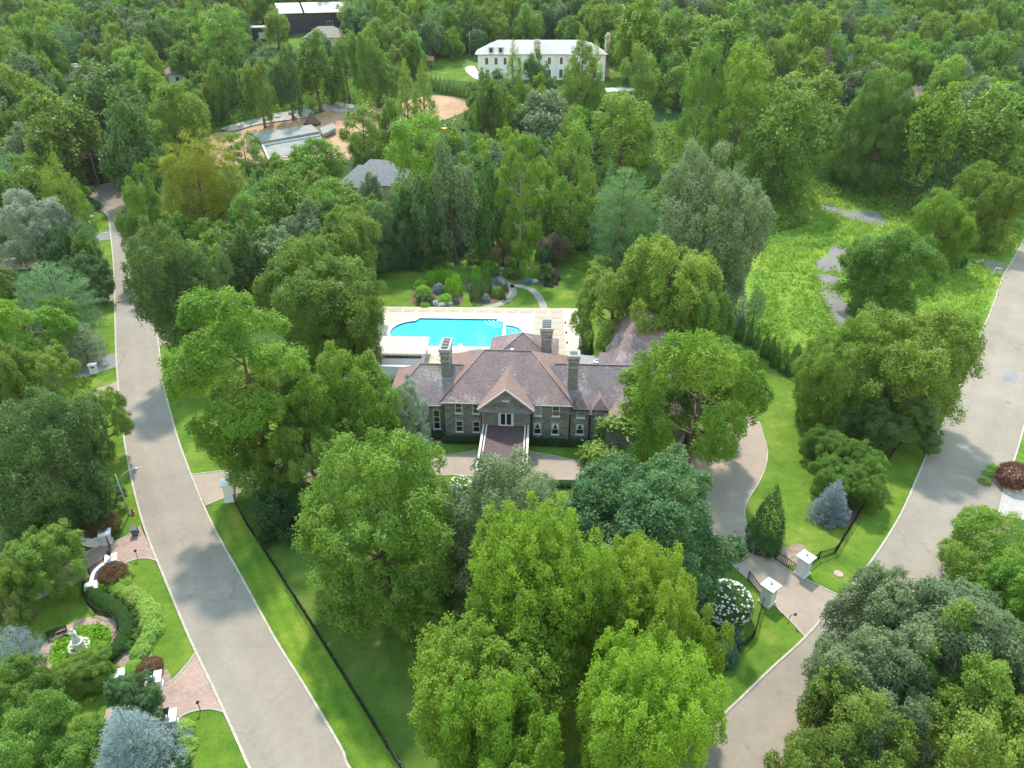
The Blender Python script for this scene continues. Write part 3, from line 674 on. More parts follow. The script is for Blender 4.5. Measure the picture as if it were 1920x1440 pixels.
bed = spline(GP([(222, 1062), (243, 1058), (240, 1092), (262, 1112), (284, 1130), (296, 1160), (290, 1190), (283, 1222), (300, 1242), (322, 1270), (300, 1290), (262, 1268), (225, 1250), (210, 1232), (228, 1212), (240, 1185), (232, 1160), (215, 1140), (180, 1125), (172, 1100)]), 4, True)
sheet('mulch_bed', bed, .04, 'pale_mulch')
sheet('mulch_bed', spline(GP([(320, 1352), (352, 1348), (362, 1375), (362, 1440), (350, 1500), (300, 1500), (310, 1400)]), 4, True), .04, 'pale_mulch')
# round walk about the statue: an annulus of pink brick with a planted middle
cxy = G(152, 1213); r_out = abs(G(225, 1213)[0] - G(79, 1213)[0]) / 2; r_in = r_out * .72
ring = [(cxy[0] + r_out * math.cos(a * math.pi / 24), cxy[1] + r_out * 1.0 * math.sin(a * math.pi / 24)) for a in range(48)]
inner = [(cxy[0] + r_in * math.cos(a * math.pi / 24), cxy[1] + r_in * math.sin(a * math.pi / 24)) for a in range(48)]
sheet('round_walk', ring, .045, 'paver_pink'); sheet('planted_circle', inner, .065, 'weeds')
for u, v, q in ((122, 1110, 1.0), (47, 1160, 1.1)):
    c = G(u, v); sheet('tree_mulch', [(c[0] + q * math.cos(a * .39), c[1] + q * math.sin(a * .39)) for a in range(16)], .05, 'mulch')
# small drives on the left of the road
sheet('asphalt_drive', GP([(218, 662), (190, 667), (160, 683), (135, 702), (150, 712), (180, 700), (217, 688)]), .045, 'dark_asphalt')
sheet('asphalt_drive', GP([(214, 548), (185, 553), (170, 562), (175, 572), (190, 568), (215, 562)]), .045, 'dark_asphalt')
sheet('asphalt_drive', GP([(205, 432), (190, 437), (168, 443), (170, 450), (185, 452), (207, 449)]), .045, 'dark_asphalt')
sheet('tan_drive', GP([(220, 716), (193, 725), (150, 740), (150, 760), (200, 752), (222, 748)]), .045, 'drive_tan')
sheet('side_drive', GP([(293, 613), (312, 618), (318, 640), (300, 648)]), .045, 'drive_tan')
kerb('drive_edging', GP([(135, 702), (150, 712), (180, 700), (217, 688)]), .12, .1, 'concrete')
sheet('flower_bed', spline(GP([(338, 700), (352, 690), (375, 695), (380, 715), (350, 720), (336, 712)]), 4, True), .04, 'pale_mulch')
# mulch rings in the estate
sheet('mulch_bed', spline(GP([(475, 940), (500, 930), (520, 950), (560, 1000), (580, 1018), (540, 1012), (500, 990)]), 4, True), .05, 'mulch')
sheet('mulch_bed', spline(GP([(1440, 1040), (1500, 1020), (1515, 1045), (1490, 1060), (1455, 1055)]), 4, True), .05, 'pale_mulch')
sheet('mulch_bed', spline(GP([(1525, 960), (1570, 950), (1615, 965), (1590, 985), (1545, 985)]), 4, True), .03, 'mulch')
sheet('mulch_bed', spline(GP([(760, 812), (836, 822), (892, 826), (892, 834), (836, 831), (760, 824)]), 3, True), .05, 'mulch')
sheet('mulch_bed', spline(GP([(995, 828), (1100, 828), (1100, 836), (995, 836)]), 3, True), .05, 'mulch')
# right: pale drive and bed beyond the road
sheet('pale_drive', GP([(1850, 905), (1985, 930), (1985, 985), (1838, 962)]), .04, 'concrete')
sheet('mulch_bed', GP([(1860, 872), (1910, 875), (1990, 905), (1985, 928), (1853, 903)]), .04, 'pale_mulch')
sheet('mulch_bed', GP([(1836, 966), (1900, 976), (1890, 1000), (1830, 1005)]), .04, 'pale_mulch')
# old asphalt showing through the weeds
for a in ([(1536, 384), (1558, 383), (1590, 396), (1640, 397), (1665, 413), (1652, 422), (1620, 418), (1590, 408), (1545, 395)], [(1562, 462), (1582, 461), (1600, 478), (1575, 482), (1553, 478)], [(1534, 487), (1560, 481), (1585, 496), (1583, 511), (1545, 508), (1530, 499)],
          [(1533, 514), (1572, 519), (1572, 536), (1552, 535), (1537, 526)], [(1538, 535), (1560, 545), (1580, 556), (1574, 562), (1545, 548)], [(1541, 552), (1562, 560), (1586, 568), (1600, 600), (1601, 615), (1572, 608), (1556, 588)],
          [(1850, 490), (1880, 492), (1884, 500), (1878, 515), (1856, 508), (1842, 498)]):
    sheet('old_asphalt', spline(GP(a), 3, True), .045, 'old_asphalt')
sheet('asphalt_patch', GP([(1883, 696), (1910, 700), (1904, 720), (1879, 714)]), .06, 'dark_asphalt')
# construction ground uphill
sheet('red_earth', spline(GP([(385, 300), (383, 270), (400, 250), (440, 245), (520, 222), (590, 215), (640, 200), (690, 195), (720, 203), (800, 180), (870, 185), (880, 205), (800, 235), (720, 250), (700, 290), (640, 300), (540, 300), (440, 312), (410, 312)]), 4, True), .05, 'dirt')
sheet('rubble_bank', spline(GP([(415, 243), (450, 232), (520, 213), (575, 205), (588, 218), (545, 226), (480, 236), (440, 247)]), 4, True), .35, 'rubble')
sheet('rubble_bank', spline(GP([(600, 205), (640, 195), (680, 202), (650, 212), (618, 210)]), 4, True), .2, 'rubble')
sheet('grassy_slope', spline(GP([(388, 225), (420, 215), (500, 190), (570, 165), (640, 145), (700, 150), (745, 165), (750, 195), (690, 192), (640, 194), (590, 205), (540, 212), (470, 228), (400, 248)]), 4, True), .1, 'slope_grass')
sheet('upper_lawn', spline(GP([(790, 125), (830, 108), (880, 115), (900, 122), (897, 152), (840, 150), (800, 150)]), 4, True), .05, 'lawn')
sheet('terrace', spline(GP([(872, 128), (890, 125), (900, 150), (880, 140)]), 4, True), .08, 'white_render')
sheet('upper_lawn', GP([(1135, 125), (1165, 125), (1170, 200), (1140, 200)]), .05, 'lawn')
sheet('terrace', GP([(1090, 165), (1200, 165), (1205, 172), (1085, 172)]), .08, 'white_render')
sheet('hill_lawn', spline(GP([(455, 60), (480, 55), (550, 72), (600, 85), (590, 95), (520, 82), (460, 85)]), 4, True), .05, 'lawn')
sheet('hill_lawn', spline(GP([(960, 55), (1000, 52), (1010, 75), (955, 72)]), 4, True), .05, 'slope_grass')
sheet('parking_court', GP([(1698, 160), (1740, 162), (1738, 178), (1700, 176)]), .05, 'dark_asphalt')
def disc(name, u, v, q, mat, label, cat):
    c = G(u, v); mb = MB(); mb.lathe([(0.001, 0), (q, 0), (q, .03), (.001, .03)], n=16); tag(mb.build(name, mat, loc=(c[0], c[1], gz(c[1]) + .05)), label, cat)
disc('manhole_cover', 1572, 1076, .5, 'pink_roof', 'round pinkish utility cover in the lawn by the right gate', 'manhole cover')
disc('drain_cover', 1890, 754, .45, 'rust_clay', 'small rusty drain cover at the far kerb of the right road', 'drain cover')

# ------------------------------------------------------------------ the stone mansion (local frame: x right along the front, y back, z up)
HX, HY, HR = -.75, 82.4, math.radians(-3)
house = thing('stone_mansion', 'large dark grey stone mansion with plum slate hipped roofs behind the pool-side trees', 'house', (HX, HY, 0), HR)
def hbox(name, x0, x1, y0, y1, z0, z1, mat='stone'): return MB().box(x0, x1, y0, y1, z0, z1).build(name, mat, house)
w1 = hbox('wall', -8.6, 8.6, 0, 13, 0, 6.2)
hbox('wall', -16.4, -8.6, 1.0, 10.2, 0, 5.1); hbox('wall', 8.6, 24, .3, 11.0, 0, 4.7)
hbox('wall', -3.3, 3.3, -1.3, 0, 0, 5.85)
hbox('wall', 13.6, 23.6, -2.2, .3, 0, 4.3)
MB().poly([(13.6, -2.15, 4.3), (23.9, -2.15, 4.3), (18.75, -2.15, 8.2)], .2).build('gable_wall', 'stone', house)
# string course and eave boards
for a in ((-8.66, 8.66, -.06, 13.06, 5.98, 6.16), (-16.46, -8.6, .94, 10.2, 4.86, 5.04), (8.6, 13.6, .24, .3, 4.5, 4.66)): hbox('eave_board', *a, mat='concrete')
def hip(name, x0, x1, y0, y1, ze, ry, zr, ra, rb, mat, faces='flbr', th=.16, fl=None):
    """hipped roof: eave rectangle, ridge from (ra, ry) to (rb, ry)"""
    a, b, c, d = (x0, y0, ze), (x1, y0, ze), (x1, y1, ze), (x0, y1, ze); p, q = (ra, ry, zr), (rb, ry, zr)
    o = None; m = mat if isinstance(mat, dict) else {k: mat for k in 'flbr'}
    F_ = {'f': [a, b, q, p] if p != q else [a, b, p], 'r': [b, c, q], 'b': [c, d, p, q] if p != q else [c, d, p], 'l': [d, a, p]}
    for k in faces:
        o = MB().poly(F_[k], th).build(name, m[k], house)
    return o
hip('roof', -9.1, 9.1, -.5, 13.5, 6.2, 6.4, 10.75, -3.5, 3.2, {'f': 'slate', 'l': 'slate_pink', 'r': 'slate_pink', 'b': 'slate'})
hip('roof', -9.6, 9.6, 7.6, 15.5, 5.2, 11.3, 7.7, -6.9, 6.9, {'f': 'slate', 'l': 'slate_pink', 'r': 'slate_pink', 'b': 'slate_pink'})
hip('roof', -16.9, -6.0, .5, 10.8, 5.05, 5.7, 8.65, -12.6, -6.0, {'f': 'slate_grey', 'l': 'slate_pink', 'b': 'slate'}, 'flb')
hip('roof', 6.0, 24.5, -.2, 11.6, 4.65, 5.8, 9.15, 6.0, 24.5, {'f': 'slate_grey', 'b': 'slate_pink'}, 'fb')
hip('roof', -3.6, 7.2, 11.8, 20.5, 5.6, 16.2, 8.75, 1.6, 1.61, 'slate')
hbox('wall', -3.2, 6.8, 13, 20, 0, 5.55)
# ridge and hip tiles
def ridge(a, b, mat='slate_ridge', r=.09): MB().tube([a, b], r, 6).build('ridge_tile', mat, house, True)
for a, b in (((-3.5, 6.4, 10.78), (3.2, 6.4, 10.78)), ((-9.1, -.5, 6.24), (-3.5, 6.4, 10.78)), ((9.1, -.5, 6.24), (3.2, 6.4, 10.78)), ((-12.6, 5.7, 8.68), (-6.5, 5.7, 8.68)), ((-16.9, .5, 5.08), (-12.6, 5.7, 8.68)), ((6.5, 5.8, 9.18), (24.5, 5.8, 9.18)), ((-6.9, 11.3, 7.73), (6.9, 11.3, 7.73)), ((-3.6, 11.8, 5.63), (1.6, 16.2, 8.77)), ((7.2, 11.8, 5.63), (1.6, 16.2, 8.77))): ridge(a, b)
# front cross gable
gp = (0, -1.85, 9.25); gb = (0, 4.25, 9.25)
MB().poly([(-3.85, -1.85, 5.95), gp, gb, (-3.85, -.6, 5.95)], .16).build('gable_roof', 'slate_pink', house)
MB().poly([gp, (3.85, -1.85, 5.95), (3.85, -.6, 5.95), gb], .16).build('gable_roof', 'slate_pink', house)
MB().poly([(-3.1, -1.32, 6.3), (3.1, -1.32, 6.3), (0, -1.32, 8.95)], .2).build('pediment_wall', 'stone', house)
tr = MB()
for s in (-1, 1):
    tr.bar((s * 3.8, -1.8, 5.98), (0, -1.8, 9.22), .16, .34, (0, 1, 0)); tr.bar((s * 3.3, -1.62, 6.12), (0, -1.62, 8.98), .2, .2, (0, 1, 0))
tr.build('gable_trim', 'concrete', house)
MB().poly([(-3.6, -1.95, 5.88), (3.6, -1.95, 5.88), (3.2, -1.3, 6.34), (-3.2, -1.3, 6.34)], .12).build('pent_roof', 'slate_grey', house)
MB().box(-3.6, 3.6, -1.9, -1.3, 5.68, 5.8).build('cornice', 'concrete', house)
vent = MB(); vent.prism([(-.5, -1.42), (.5, -1.42), (.5, -1.3), (-.5, -1.3)], 7.1, 7.3); vent.build('vent_sill', 'white_paint', house)
mb = MB(); mb.add([(0.42 * math.cos(a * math.pi / 8), -1.38, 7.3 + .34 * math.sin(a * math.pi / 8)) for a in range(9)], [tuple(range(9))]); mb.build('gable_vent', 'grey_shade', house)
for k in range(9):
    a = math.pi * (k + .5) / 9; MB().bar((.55 * math.cos(a), -1.35, 7.3 + .45 * math.sin(a)), (1.0 * math.cos(a), -1.35, 7.3 + .85 * math.sin(a)), .16, .1, (0, 1, 0)).build('voussoir', 'rock', house)
# windows
def window(x, y, z0, z1, wd, kind='sash', parent=house, ny=-1, arch=False, dark='dark_glass'):
    f = MB(); t = .09; yy = y - .07
    f.box(x - wd / 2, x - wd / 2 + t, yy, y + .02, z0, z1); f.box(x + wd / 2 - t, x + wd / 2, yy, y + .02, z0, z1)
    f.box(x - wd / 2 + t, x + wd / 2 - t, yy, y + .02, z1 - t, z1); f.box(x - wd / 2 + t, x + wd / 2 - t, yy, y + .02, z0, z0 + t)
    rails = {'sash': [.5], 'tall': [.36, .64], 'shade': [], 'plain': []}[kind]
    for q in rails:
        zz = z0 + (z1 - z0) * q; f.box(x - wd / 2 + t, x + wd / 2 - t, yy + .015, y + .02, zz - .04, zz + .04)
    o = f.build('window', 'white_paint', parent)
    g = MB().box(x - wd / 2 + t * .9, x + wd / 2 - t * .9, y - .03, y + .01, z0 + t * .9, z1 - t * .9)
    g.build('pane', 'grey_shade' if kind == 'shade' else dark, o)
    MB().box(x - wd / 2 - .09, x + wd / 2 + .09, y - .16, y + .02, z0 - .16, z0 - .003).build('sill', 'white_paint', o)
    if arch:
        m = MB(); n = 8; pts = [(x + wd / 2 * math.cos(i * math.pi / n), yy, z1 + .004 + wd * .42 * math.sin(i * math.pi / n)) for i in range(n + 1)]
        m.add(pts + [(p[0], y + .02, p[2]) for p in pts], [tuple(range(n + 1))] + [(i, i + 1, i + n + 2, i + n + 1) for i in range(n)]); m.build('fanlight', 'grey_shade', o)
    return o
def drapes(o, x, y, z0, z1, wd):
    for s in (-1, 1):
        m = MB(); e = x + s * wd / 2 * .82
        m.add([(e, y - .035, z0 + .5 * (z1 - z0) + .06), (e, y - .035, z1 - .12), (x + s * .03, y - .035, z1 - .12), (e - s * .12, y - .035, z0 + .5 * (z1 - z0) + .06)], [(0, 1, 2, 3)]); m.build('curtain', 'curtain', o)
for x in (-6.6, -4.2): window(x, 0, 4.25, 5.9, .98); window(x, 0, 1.15, 2.95, 1.0)
window(4.3, 0, 4.2, 5.85, 1.0, 'shade'); window(6.75, 0, 4.2, 5.85, 1.0)
for x in (4.3, 6.75): drapes(window(x, 0, 1.15, 2.95, 1.0), x, 0, 1.15, 2.95, 1.0)
window(-9.9, 1.0, .8, 4.0, .95, 'tall', arch=True); window(-13.1, 1.0, 1.6, 3.4, .95); window(-15.2, 1.0, 1.6, 3.4, .95)
for x in (10.15, 12.75):
    drapes(window(x, .3, 1.1, 2.75, 1.05), x, .3, 1.1, 2.75, 1.05)
    for k in range(7):
        a = math.radians(20 + 140 * k / 6); MB().bar((x + .35 * math.cos(a), .27, 2.75 + .3 * math.sin(a)), (x + 1.05 * math.cos(a), .27, 2.75 + 1.1 * math.sin(a)), .2, .12, (0, 1, 0)).build('voussoir', 'rock', house)
    d = MB().box(x - .75, x + .75, .12, 2.2, 4.1, 5.5).build('dormer', 'stone', house)
    window(x, .12, 3.95, 5.3, 1.15, 'shade', house)
    ap = (x, .75, 6.85); bk = (x, 2.7, 6.9)
    for pts, m in (([(x - 1.15, -.3, 5.45), (x + 1.15, -.3, 5.45), ap], 'slate'), ([(x - 1.15, 1.0, 5.45), (x - 1.15, -.3, 5.45), ap, bk], 'slate_grey'), ([(x + 1.15, -.3, 5.45), (x + 1.15, 1.0, 5.45), bk, ap], 'slate_pink')):
        MB().poly(pts, .12).build('dormer_roof', m, d)
    MB().box(x - 1.1, x + 1.1, -.26, -.18, 5.24, 5.4).build('gutter', 'iron', d)
# lintels above the lower windows
for x in (-6.6, -4.2, 4.3, 6.75): MB().box(x - .75, x + .75, -.05, .02, 3.0, 3.3).build('lintel', 'rock', house)
# french door
fd = MB(); y = -1.3
fd.box(-1.05, -.93, y - .09, y + .02, 3.2, 5.3); fd.box(.93, 1.05, y - .09, y + .02, 3.2, 5.3); fd.box(-.93, .93, y - .09, y + .02, 5.18, 5.3); fd.box(-.1, .1, y - .09, y + .02, 3.2, 5.18); fd.box(-.93, -.1, y - .085, y + .02, 3.2, 3.42); fd.box(.1, .93, y - .085, y + .02, 3.2, 3.42)
for s in (-1, 1): fd.box(*sorted((s * .7, s * .93)), y - .08, y + .02, 3.42, 5.18)
fdo = fd.build('french_door', 'white_paint', house)
for s in (-1, 1): MB().box(*sorted((s * .1, s * .7)), y - .03, y + .01, 3.42, 5.18).build('pane', 'dark_glass', fdo)
# right front gable roof
pk = (18.75, -2.55, 8.75)
MB().poly([(13.1, -2.55, 4.35), pk, (18.75, 5.2, 8.75), (13.1, -.4, 4.35)], .16).build('gable_roof', 'slate_pink', house)
MB().poly([pk, (24.4, -2.55, 4.35), (24.4, -.4, 4.35), (18.75, 5.2, 8.75)], .16).build('gable_roof', 'slate', house)
t2 = MB(); t2.bar((13.1, -2.5, 4.3), (18.75, -2.5, 8.7), .16, .34, (0, 1, 0)); t2.bar((24.4, -2.5, 4.3), (18.75, -2.5, 8.7), .16, .34, (0, 1, 0)); t2.build('gable_trim', 'concrete', house)
window(18.75, -2.2, 4.6, 6.2, 1.1)
# downpipes and gutters
for x, yy, z in ((-3.42, -.1, 6.0), (3.42, -.1, 6.0), (8.7, .15, 4.6), (-8.75, .85, 5.0), (11.45, .18, 4.6)): MB().tube([(x, yy, .1), (x, yy, z)], .1, 8).build('downpipe', 'iron', house)
for a, b in (((-9.1, -.55, 6.12), (-3.9, -.55, 6.12)), ((3.9, -.55, 6.12), (9.1, -.55, 6.12)), ((-16.9, .45, 4.98), (-9.2, .45, 4.98))): MB().tube([a, b], .09, 6).build('gutter', 'concrete', house)
# chimneys
def chimney(x0, x1, y0, y1, z0, z1, flues=2):
    o = MB().box(x0, x1, y0, y1, z0, z1 - 2.0).build('chimney', 'stone_chimney', house)
    e = .12
    for i, (za, zb) in enumerate(((z1 - 2.0, z1 - 1.75), (z1 - 1.05, z1 - .85), (z1 - .45, z1))):
        q = e * (1 + i * .5); MB().box(x0 - q, x1 + q, y0 - q, y1 + q, za, zb).build('corbel', 'rock', o)
    MB().box(x0 - .02, x1 + .02, y0 - .02, y1 + .02, z1 - 1.75, z1 - 1.05).build('stone_band', 'stone_chimney', o)
    MB().box(x0 - .08, x1 + .08, y0 - .08, y1 + .08, z1 - .85, z1 - .45).build('stone_band', 'stone_chimney', o)
    MB().box(x0 + .12, x1 - .12, y0 + .15, y1 - .15, z1 - .01, z1 + .06).build('chimney_cap', 'black_clad' if flues > 1 else 'flat_roof', o)
    n = max(2, flues)
    for k in range(n): MB().box(x0 + .16, x1 - .16, y0 + .3 + (y1 - y0 - .6) * k / n, y0 + .2 + (y1 - y0 - .6) * (k + .8) / n, z1 + .06, z1 + .12).build('flue_grate', 'bin_grey', o)
chimney(-9.35, -8.25, 4.0, 7.3, 5.5, 12.0, 3)
chimney(8.3, 9.6, 2.7, 4.2, 5.5, 12.2, 1)
chimney(4.45, 6.0, 13.3, 16.2, 5, 11.0, 3)
MB().lathe([(.32, 0), (.32, .75), (.45, .8), (.45, 1.0), (.1, 1.15)], n=12).build('roof_vent', 'galv', house, loc=(5.2, 8.3, 7.4))
MB().lathe([(.25, 0), (.25, .3), (.05, .4)], n=10).build('roof_vent', 'white_paint', house, loc=(.4, 7.0, 10.4))
# flat roof and rear court on the right, carriage wing behind
hbox('wall', 8.6, 14.5, 11, 19, 0, 3.4)
MB().poly([(8.4, 11.2, 3.5), (14.8, 11.2, 3.5), (14.8, 17.0, 3.5), (13.4, 19.0, 3.5), (10, 19.2, 3.5), (8.4, 18, 3.5)], .2).build('flat_roof', 'flat_roof', house)
MB().lathe([(.5, 0), (.55, .5), (.3, .55), (.28, .3)], n=14).build('roof_vent', 'galv', house, loc=(13.2, 16.3, 3.5))
hbox('wall', 15.2, 27.5, 11.5, 25, 0, 5.0)
hip('roof', 14.6, 28, 11, 26.5, 4.9, 22, 11.2, 20.6, 20.61, {'f': 'slate', 'l': 'slate', 'r': 'slate', 'b': 'slate'})
d = MB().box(13.4, 16.2, 12.2, 14.2, 3.3, 4.9).build('dormer', 'black_clad', house); MB().poly([(13.0, 11.9, 4.7), (16.6, 11.9, 4.95), (16.6, 15.2, 6.3), (13.4, 15.2, 6.1)], .12).build('dormer_roof', 'slate', d)
# porte-cochere: low slate roof running forward over the drive
pc = MB().poly([(-2.5, -11.0, 2.95), (2.5, -11.0, 2.95), (2.45, -1.31, 3.25), (-2.45, -1.31, 3.25)], .22).build('porte_cochere_roof', 'coche_slate', house)
for s in (-1, 1):
    MB().bar((s * 2.68, -11.1, 3.02), (s * 2.62, -1.35, 3.32), .2, .26).build('gutter_rail', 'cream', pc)
    MB().bar((s * 3.1, -11.1, 3.06), (s * 3.04, -1.35, 3.36), .26, .24).build('gutter_rail', 'galv', pc)
    MB().tube([(s * 2.89, -11.0, 3.12), (s * 2.83, -1.4, 3.4)], .06, 6).build('pipe', 'iron', pc)
    for yy in (-10.6, -7.4, -4.2): MB().box(s * 2.8 - .3, s * 2.8 + .3, yy - .3, yy + .3, 0, 2.85).build('column', 'stone', house)
MB().bar((-3.2, -11.15, 3.0), (3.2, -11.15, 3.0), .2, .26).build('gutter_rail', 'galv', pc)
# ---- foundation hedges in front of the house
def hloc(x, y): c, s = math.cos(HR), math.sin(HR); return (HX + c * x - s * y, HY + s * x + c * y)
# ------------------------------------------------------------------ pool deck
PX, PY, PR = -6.9, 126.1, math.radians(-1.4)
def dl(x, y): c, s = math.cos(PR), math.sin(PR); return (PX + c * x - s * y, PY + s * x + c * y)
def arc(cx, cy, r, a0, a1, n): return [(cx + r * math.cos(math.radians(a0 + (a1 - a0) * i / n)), cy + r * math.sin(math.radians(a0 + (a1 - a0) * i / n))) for i in range(n + 1)]
pool = [(-10.2, -5)] + arc(-10.4, -10.65, 4.4, 97, 263, 22) + [(-10.2, -16.3), (4.6, -16.3)] + arc(5.6, -16.3, 1.0, 170, 100, 4) + arc(5.6, -5, 1.3, 265, 185, 6)
spa = [(6.0, -13.6)] + arc(6.0, -10.65, 2.95, -88, 88, 16) + [(6.0, -7.7)]
DZ = .30
def filled(loops, z):
    bm = bmesh.new(); es = []
    for lp in loops:
        vs = [bm.verts.new((x, y, z)) for x, y in lp]; es += [bm.edges.new((vs[i], vs[(i + 1) % len(vs)])) for i in range(len(vs))]
    bmesh.ops.triangle_fill(bm, use_beauty=True, edges=es); bmesh.ops.recalc_face_normals(bm, faces=bm.faces)
    if bm.faces and sum(f.normal.z for f in bm.faces) < 0: bmesh.ops.reverse_faces(bm, faces=bm.faces)
    return bm
outer = [(-19.6, -28), (19.5, -28), (19.5, 0), (-19.6, 0)]
bm = filled([outer, pool, spa], DZ)
r = bmesh.ops.extrude_face_region(bm, geom=bm.faces[:])
for g in r['geom']:
    if isinstance(g, bmesh.types.BMVert): g.co.z = .01
bmesh.ops.recalc_face_normals(bm, faces=bm.faces); me = bpy.data.meshes.new('pool_deck'); bm.to_mesh(me); bm.free()
deck = link('pool_deck', me, 'cream', None, (PX, PY, 0), (0, 0, PR)); deck['kind'] = 'structure'
slab_w, slab_d, gap = 2.55, 2.2, .3
slab_me = {}
for i in range(14):
    for j in range(12):
        x0 = -19.4 + i * (slab_w + gap - .06); y1 = -.25 - j * (slab_d + gap - .12); x1, y0 = x0 + slab_w, y1 - slab_d
        if x1 > 19.4 or y0 < -27.9: continue
        hit = any(-16.6 < x < 9.8 and -17.2 < y < -4.1 for x, y in ((x0, y0), (x1, y0), (x0, y1), (x1, y1)))
        if hit: continue
        m = MB().box(0, slab_w, 0, slab_d, 0, .012).mesh('paving_slab') if 'm' not in slab_me else slab_me['m']; slab_me['m'] = m
        link('paving_slab', m, 'deck_tile', deck, (x0, y0, DZ + .001))
def ringstrip(loop, wd, z0, z1, name, mat):
    n = len(loop); c = Vector((sum(p[0] for p in loop) / n, sum(p[1] for p in loop) / n)); out = []
    for i in range(n):
        a, b = Vector(loop[i - 1]), Vector(loop[(i + 1) % n]); t = (b - a).normalized(); nn = Vector((t.y, -t.x))
        if nn.dot(Vector(loop[i]) - c) < 0: nn = -nn
        out.append((loop[i][0] + nn.x * wd, loop[i][1] + nn.y * wd))
    mb = MB(); vs = [(x, y, z) for z in (z0, z1) for lp in (loop, out) for x, y in lp]; fs = []
    for i in range(n):
        j = (i + 1) % n; fs += [(2 * n + i, 2 * n + j, 3 * n + j, 3 * n + i), (i, j, 2 * n + j, 2 * n + i), (n + j, n + i, 3 * n + i, 3 * n + j)]
    mb.add(vs, fs); return mb.build(name, mat, deck)
ringstrip(pool, .55, DZ - .02, DZ + .05, 'pool_coping', 'white_render'); ringstrip(spa, .5, DZ - .02, DZ + .06, 'spa_coping', 'white_render')
for lp, nm, z, mat in ((pool, 'pool_floor', .04, 'pool_plaster'), (spa, 'spa_floor', .08, 'spa_plaster'), (pool, 'pool_water', .22, 'pool_water'), (spa, 'spa_water', .25, 'pool_water')):
    bm = filled([lp], z); me = bpy.data.meshes.new(nm); bm.to_mesh(me); bm.free(); o = link(nm, me, mat, deck)
ringstrip(pool, -.05, .05, DZ - .03, 'waterline_tile', 'pool_tile')
for k in range(4):
    q = 1.5 + k * .75; pts = arc(5.6, -5.0, q, 188, 262, 8); pin = arc(5.6, -5.0, q - .28, 188, 262, 8)
    MB().prism(pts + pin[::-1], .05, .215 - k * .008).build('pool_step', 'white_render', deck)
for k in range(2):
    q = 2.2 - k * .8; MB().prism(arc(6.0, -10.65, q, -85, 85, 10) + arc(6.0, -10.65, q - .25, 85, -85, 10), .09, .24).build('spa_step', 'white_render', deck)
MB().box(-2.2, -1.4, -16.0, -15.2, .22, .3).build('pool_float', 'white_paint', deck)
# planter with curved white rail behind the house
pl = thing('curved_planter', 'curved white planter wall with straw coloured grasses between house and pool', 'planter', (*dl(1.9, -19.5), DZ), PR)
pa = arc(0, -2.0, 3.6, 15, 165, 16); pb = arc(0, -2.0, 3.4, 165, 15, 16); MB().prism(pa + pb, 0, .55).build('planter_wall', 'white_render', pl)
MB().tube([(x, y, .85) for x, y in arc(0, -2.0, 3.5, 15, 165, 16)], .05, 6).build('hand_rail', 'cream', pl)
for x, y in arc(0, -2.0, 3.5, 20, 160, 8): MB().tube([(x, y, .5), (x, y, .85)], .03, 5).build('baluster', 'cream', pl)
# cabana
cb = thing('pool_cabana', 'open poolside cabana with cream striped hip awning and white bar counter', 'cabana', (-18, 106, DZ), PR)
def cbox(n, a, m, p=None): return MB().box(*a).build(n, m, p or cb)
cbox('counter_wall', (-3.6, 3.4, -2.7, -2.5, 0, 1.2), 'white_render'); cbox('counter_wall', (-3.6, -3.4, -2.5, 2.2, 0, 1.2), 'white_render'); cbox('counter_wall', (3.2, 3.4, -2.5, 1.0, 0, 1.2), 'white_render')
cbox('floor', (-3.6, 3.4, -2.5, 2.4, 0, .08), 'cream'); cbox('back_wall', (-3.6, 3.4, 2.2, 2.4, .08, 2.4), 'cream')
for x in (-3.45, 3.25):
    for y in (-2.55, 2.05): cbox('post', (x - .1, x + .1, y - .1, y + .1, 1.2, 2.5), 'white_paint')
e = [(-4.1, -3.2, 2.45), (3.9, -3.2, 2.45), (3.9, 2.9, 2.45), (-4.1, 2.9, 2.45)]; ra, rb = (-1.3, -.1, 3.75), (1.1, -.1, 3.75)
for pts in ([e[0], e[1], rb, ra], [e[1], e[2], rb], [e[2], e[3], ra, rb], [e[3], e[0], ra]): MB().poly(pts, .05).build('awning', 'awning_stripe', cb)
for a in ((-4.1, 3.9, -3.22, -3.16, 2.1, 2.42), (-4.12, -4.06, -3.15, 2.9, 2.1, 2.42), (3.86, 3.92, -3.15, 2.9, 2.1, 2.42)): cbox('valance', a, 'awning_stripe')
tb = thing('bar_table', 'pale wooden table with bench inside the open poolside cabana', 'table', (*dl(-11.2, -20.2), DZ + .08), PR)
MB().box(-1.5, 1.5, -.4, .4, .68, .76).build('table_top', 'timber', tb)
for x in (-1.3, 1.3):
    for y in (-.3, .3): MB().box(x - .05, x + .05, y - .05, y + .05, 0, .68).build('leg', 'timber', tb)
lw = thing('garden_wall', 'low white panelled wall below the poolside cabana beside the left wing', 'wall', (-18.2, 99.6, 0), PR)
MB().box(-3.4, 4.4, -.15, .15, 0, 2.1).build('wall_panel', 'white_render', lw); MB().box(-3.5, 4.5, -.22, .22, 2.1, 2.25).build('coping', 'white_paint', lw)
for x in (-3.3, -.2, 2.0, 4.3): MB().box(x - .14, x + .14, -.22, -.155, 0, 2.1).build('pilaster', 'white_paint', lw)
